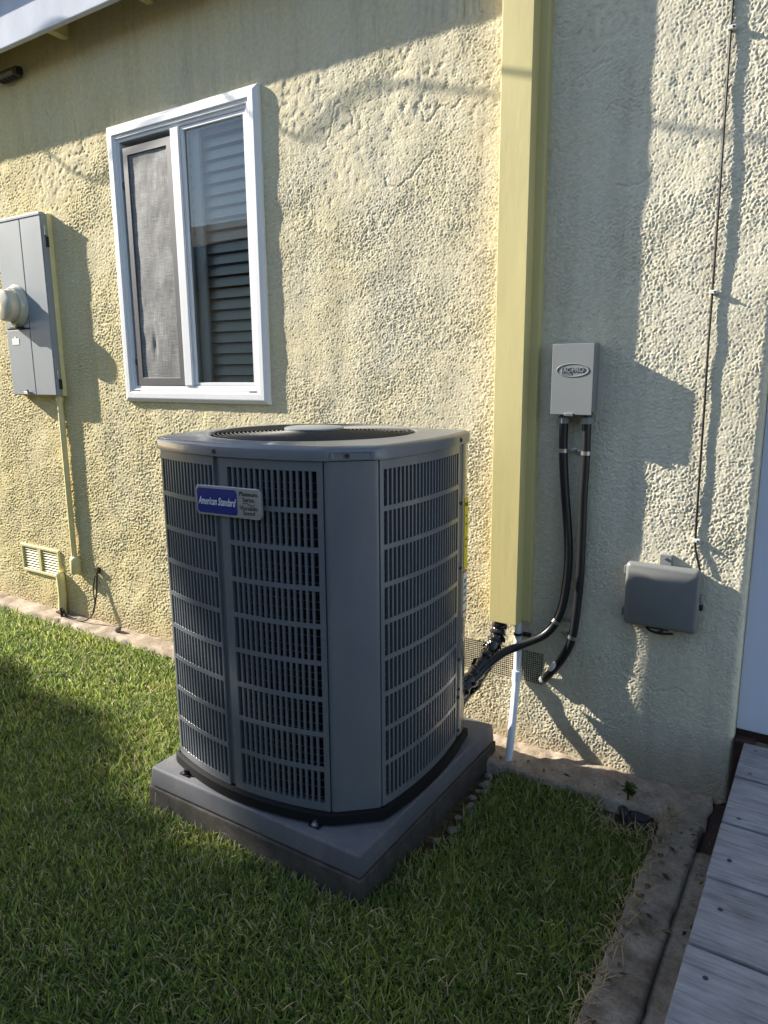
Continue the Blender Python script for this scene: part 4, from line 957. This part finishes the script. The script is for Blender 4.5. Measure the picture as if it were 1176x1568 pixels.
for i, (x, y, r) in enumerate([(-0.315, -0.265, .0075), (-0.30, -0.345, .006), (-0.272, -0.318, .009), (-0.345, -0.23, .006), (-0.262, -0.36, .006), (-0.29, -0.23, .005), (-0.30, -0.70, .006), (-0.352, -0.62, .006)]):
    o = link('pebble', stm[(i + 2) % 5], None, None, True, (x, y, -0.007)); o.scale = (r, r * 0.7, r * 0.8); o.rotation_euler.z = random.uniform(0, 6)
    tag(o, 'tiny pale pebble lying on the concrete kerb', 'pebble', 'pebbles on the kerb')
o = link('stone', stm[1], None, None, True, (-3.42, -0.055, 0.006)); o.scale = (0.028, 0.02, 0.03); tag(o, 'brown stone on the footing left of the condenser', 'stone')
# dead leaves and crumbs of soil blown against the kerb, the footing and the doorstep
mb = MB(); g = random.Random(12)
for k in range(170):
    z_ = random.choice(('kerb', 'foot', 'step', 'corner')) if k % 3 else 'kerb'
    if z_ == 'kerb': x, y, zz0 = -0.385 + abs(g.gauss(0, 0.035)), g.uniform(-1.35, -0.22), -0.006
    elif z_ == 'foot': x, y, zz0 = g.uniform(-1.0, -0.30), -0.178 + abs(g.gauss(0, 0.035)), -0.006
    elif z_ == 'step': x, y, zz0 = g.uniform(-0.285, -0.19), g.uniform(-0.9, -0.2), -0.012
    else: x, y, zz0 = g.gauss(-0.47, 0.06), g.gauss(-0.225, 0.03), -0.045
    L = g.uniform(0.005, 0.017); a = g.uniform(0, 6.28); d = Vector((math.cos(a), math.sin(a), g.uniform(-0.1, 0.25))); s_ = Vector((-d.y, d.x, g.uniform(-0.4, 0.4))) * g.uniform(0.18, 0.4); c_ = Vector((x, y, zz0 + 0.003))
    mb.add([c_ - d * L, c_ - s_ * L + Vector((0, 0, 0.25 * L)), c_ + d * L, c_ + s_ * L], [(0, 1, 2), (0, 2, 3)])
ll = mb.build('leaf_litter', leafy('dead_leaf', [(0.0, (0.05, 0.035, 0.02)), (0.5, (0.14, 0.09, 0.045)), (1.0, (0.30, 0.22, 0.12))], 0.1, 0.8)); ll['kind'] = 'stuff'; tag(ll, 'brown leaf litter and soil crumbs on the kerb and footing', 'leaf litter')
# buried plastic cap, dead bit of pipe, weed
cap = thing('valve_fitting', 'black plastic drain cap sunk in soil beside the kerb corner', 'valve')
MB().lathe([(0.046, -0.04), (0.046, 0.012), (0.043, 0.016), (0.038, 0.016), (0.036, 0.012), (0.0, 0.012)], 28, Matrix.Translation((-0.452, -0.205, -0.052)), False).build('cap_ring', 'drain', cap, True)
MB().lathe([(0.034, 0.012), (0.033, 0.019), (0.0, 0.021)], 28, Matrix.Translation((-0.452, -0.205, -0.052)), False).build('cap_lid', 'drain', cap, True)
MB().tube(spline([(-0.50, -0.215, -0.06), (-0.505, -0.21, -0.042), (-0.515, -0.19, -0.042), (-0.52, -0.165, -0.05)], 5), 0.016, 10).build('pipe_stub', 'drain', cap, True)
wd = thing('weed', 'small dark leafy weed sprouting at the footing edge', 'weed')
MB().tube([(-0.512, -0.172, -0.06), (-0.508, -0.158, -0.012), (-0.512, -0.150, 0.022)], 0.0035, 6).build('stem', 'leaf', wd)
mb = MB(); g = random.Random(4)
for k in range(34):
    a = g.uniform(0, 6.28); b = g.uniform(-0.3, 0.7); L = g.uniform(0.018, 0.036); c_ = Vector((-0.512 + g.uniform(-.012, .012), -0.152 + g.uniform(-.01, .01), 0.020 + g.uniform(-.015, .015)))
    d = Vector((math.cos(a) * math.cos(b), math.sin(a) * math.cos(b), math.sin(b))); s_ = d.cross(Vector((0, 0, 1))).normalized() * L * 0.28
    mb.add([c_, c_ + d * L * 0.5 - s_, c_ + d * L, c_ + d * L * 0.5 + s_], [(0, 1, 2, 3)])
o = mb.build('leaves', 'leaf', wd)

# ------------------------------------------------------------------ off to the left and behind: shade tree, neighbour, service cables
tr = thing('shade_tree', 'broad leafy tree shading the lawn from the left', 'tree')
TB = Vector((-15.2, -5.9, 0))
MB().tube(spline([TB + Vector(v) for v in ((0, 0, -0.1), (0.05, 0.05, 1.5), (0.1, 0.1, 3.0), (0.15, 0.3, 5.2), (0.2, 0.3, 8.0))], 5), [0.24 - 0.009 * i for i in range(21)], 10).build('trunk', 'bark', tr, True)
# lobes of the crown: centre and radius
LOBES = [((-15.07, -5.02, 5.08), 1.86), ((-14.9, -5.60, 8.2), 1.60), ((-15.3, -6.6, 6.7), 1.7), ((-14.9, -6.9, 8.3), 1.2), ((-15.5, -5.3, 6.9), 1.05), ((-15.2, -6.7, 4.9), 1.3), ((-15.1, -4.86, 7.4), 0.70)]
for k, (c, r) in enumerate(LOBES):
    p0 = TB + Vector((0.1, 0.15, 2.6 + 0.35 * k)); c = Vector(c)
    MB().tube(spline([p0, p0.lerp(c, 0.5) + Vector((0, 0, 0.25)), c, c + Vector((0.3, 0.3, 0.7))], 5), [0.08 - 0.0045 * i for i in range(16)], 7).build('limb', 'bark', tr, True)
g = np.random.default_rng(5); CC = []
for c, r in LOBES:
    m_ = int(3200 * r * r); u = g.normal(size=(m_, 3)); u /= np.linalg.norm(u, axis=1)[:, None]; rad = g.random(m_) ** 0.24
    lump_ = 1 + 0.10 * np.sin(u[:, 0] * 6 + c[0]) * np.sin(u[:, 1] * 7) + 0.08 * np.sin(u[:, 2] * 8 + c[2])
    CC.append(np.array(c) + u * rad[:, None] * r * lump_[:, None])
C_ = np.concatenate(CC); n = len(C_)
A_ = g.normal(size=(n, 3)); A_ /= np.linalg.norm(A_, axis=1)[:, None]; B_ = np.cross(A_, g.normal(size=(n, 3))); B_ /= np.linalg.norm(B_, axis=1)[:, None]
sz = g.uniform(0.11, 0.19, n)[:, None]
V = np.stack([C_ - A_ * sz, C_ - B_ * sz * 0.5, C_ + A_ * sz, C_ + B_ * sz * 0.5], 1).reshape(-1, 3)
me = bpy.data.meshes.new('crown'); me.vertices.add(n * 4); me.vertices.foreach_set('co', V.astype(np.float32).ravel())
me.loops.add(n * 4); me.loops.foreach_set('vertex_index', np.arange(n * 4, dtype=np.int32)); me.polygons.add(n); me.polygons.foreach_set('loop_start', np.arange(0, n * 4, 4, dtype=np.int32)); me.update(calc_edges=True)
link('crown', me, 'leaf', tr)
nb = thing('neighbour_house', 'neighbouring beige stucco house across the side yard', 'house')
MB().box(-13.0, 5.0, -12, -5.8, -0.1, 2.952).build('wall', 'stucco_far', nb)
mb = MB(); mb.add([(-13.3, -5.35, 2.75), (5.3, -5.35, 2.75), (5.3, -8.9, 4.35), (-13.3, -8.9, 4.35), (-13.3, -12.4, 2.75), (5.3, -12.4, 2.75), (-13.3, -5.35, 2.93), (5.3, -5.35, 2.93), (5.3, -8.9, 4.53), (-13.3, -8.9, 4.53), (-13.3, -12.4, 2.93), (5.3, -12.4, 2.93)],
                  [(0, 1, 2, 3), (3, 2, 5, 4), (7, 6, 9, 8), (8, 9, 10, 11), (0, 6, 7, 1), (4, 5, 11, 10), (0, 3, 9, 6), (3, 4, 10, 9), (1, 7, 8, 2), (2, 8, 11, 5)])
mb.build('roof', 'roofing', nb)
for x in (-6.5, -2.5, 1.2):
    o = mitre('window', [(0, -5.80), (0, -5.77), (0.06, -5.77), (0.06, -5.79)], x, x + 1.3, 1.0, 2.1, 'vinyl', nb)
    mesh_obj('pane', [(x + 0.05, -5.785, 1.05), (x + 1.25, -5.785, 1.05), (x + 1.25, -5.785, 2.05), (x + 0.05, -5.785, 2.05)], [(3, 2, 1, 0)], 'room', o)
def cable(name, label, pts, d, r):
    c = MB().tube(spline([Vector(p) - SUN * d for p in pts], 8), r, 8).build(name, 'rubber', None, True); tag(c, label, 'cable'); return c
cable('service_cable', 'looped overhead service cable above the eave', [(-5.2, 0, 3.0), (-4.4, 0, 2.83), (-3.80, 0, 2.645), (-3.56, 0, 2.504), (-3.30, 0, 2.43), (-2.95, 0, 2.50), (-2.55, 0, 2.64), (-2.35, 0, 2.62), (-2.21, 0, 2.52), (-2.08, 0, 2.435), (-1.98, 0, 2.405), (-1.87, 0, 2.46), (-1.78, 0, 2.513), (-1.64, 0, 2.528), (-1.51, 0, 2.51), (-1.32, 0, 2.456), (-1.12, 0, 2.396), (-0.75, 0, 2.26), (0.4, 0, 1.9)], 3.0, 0.0072)
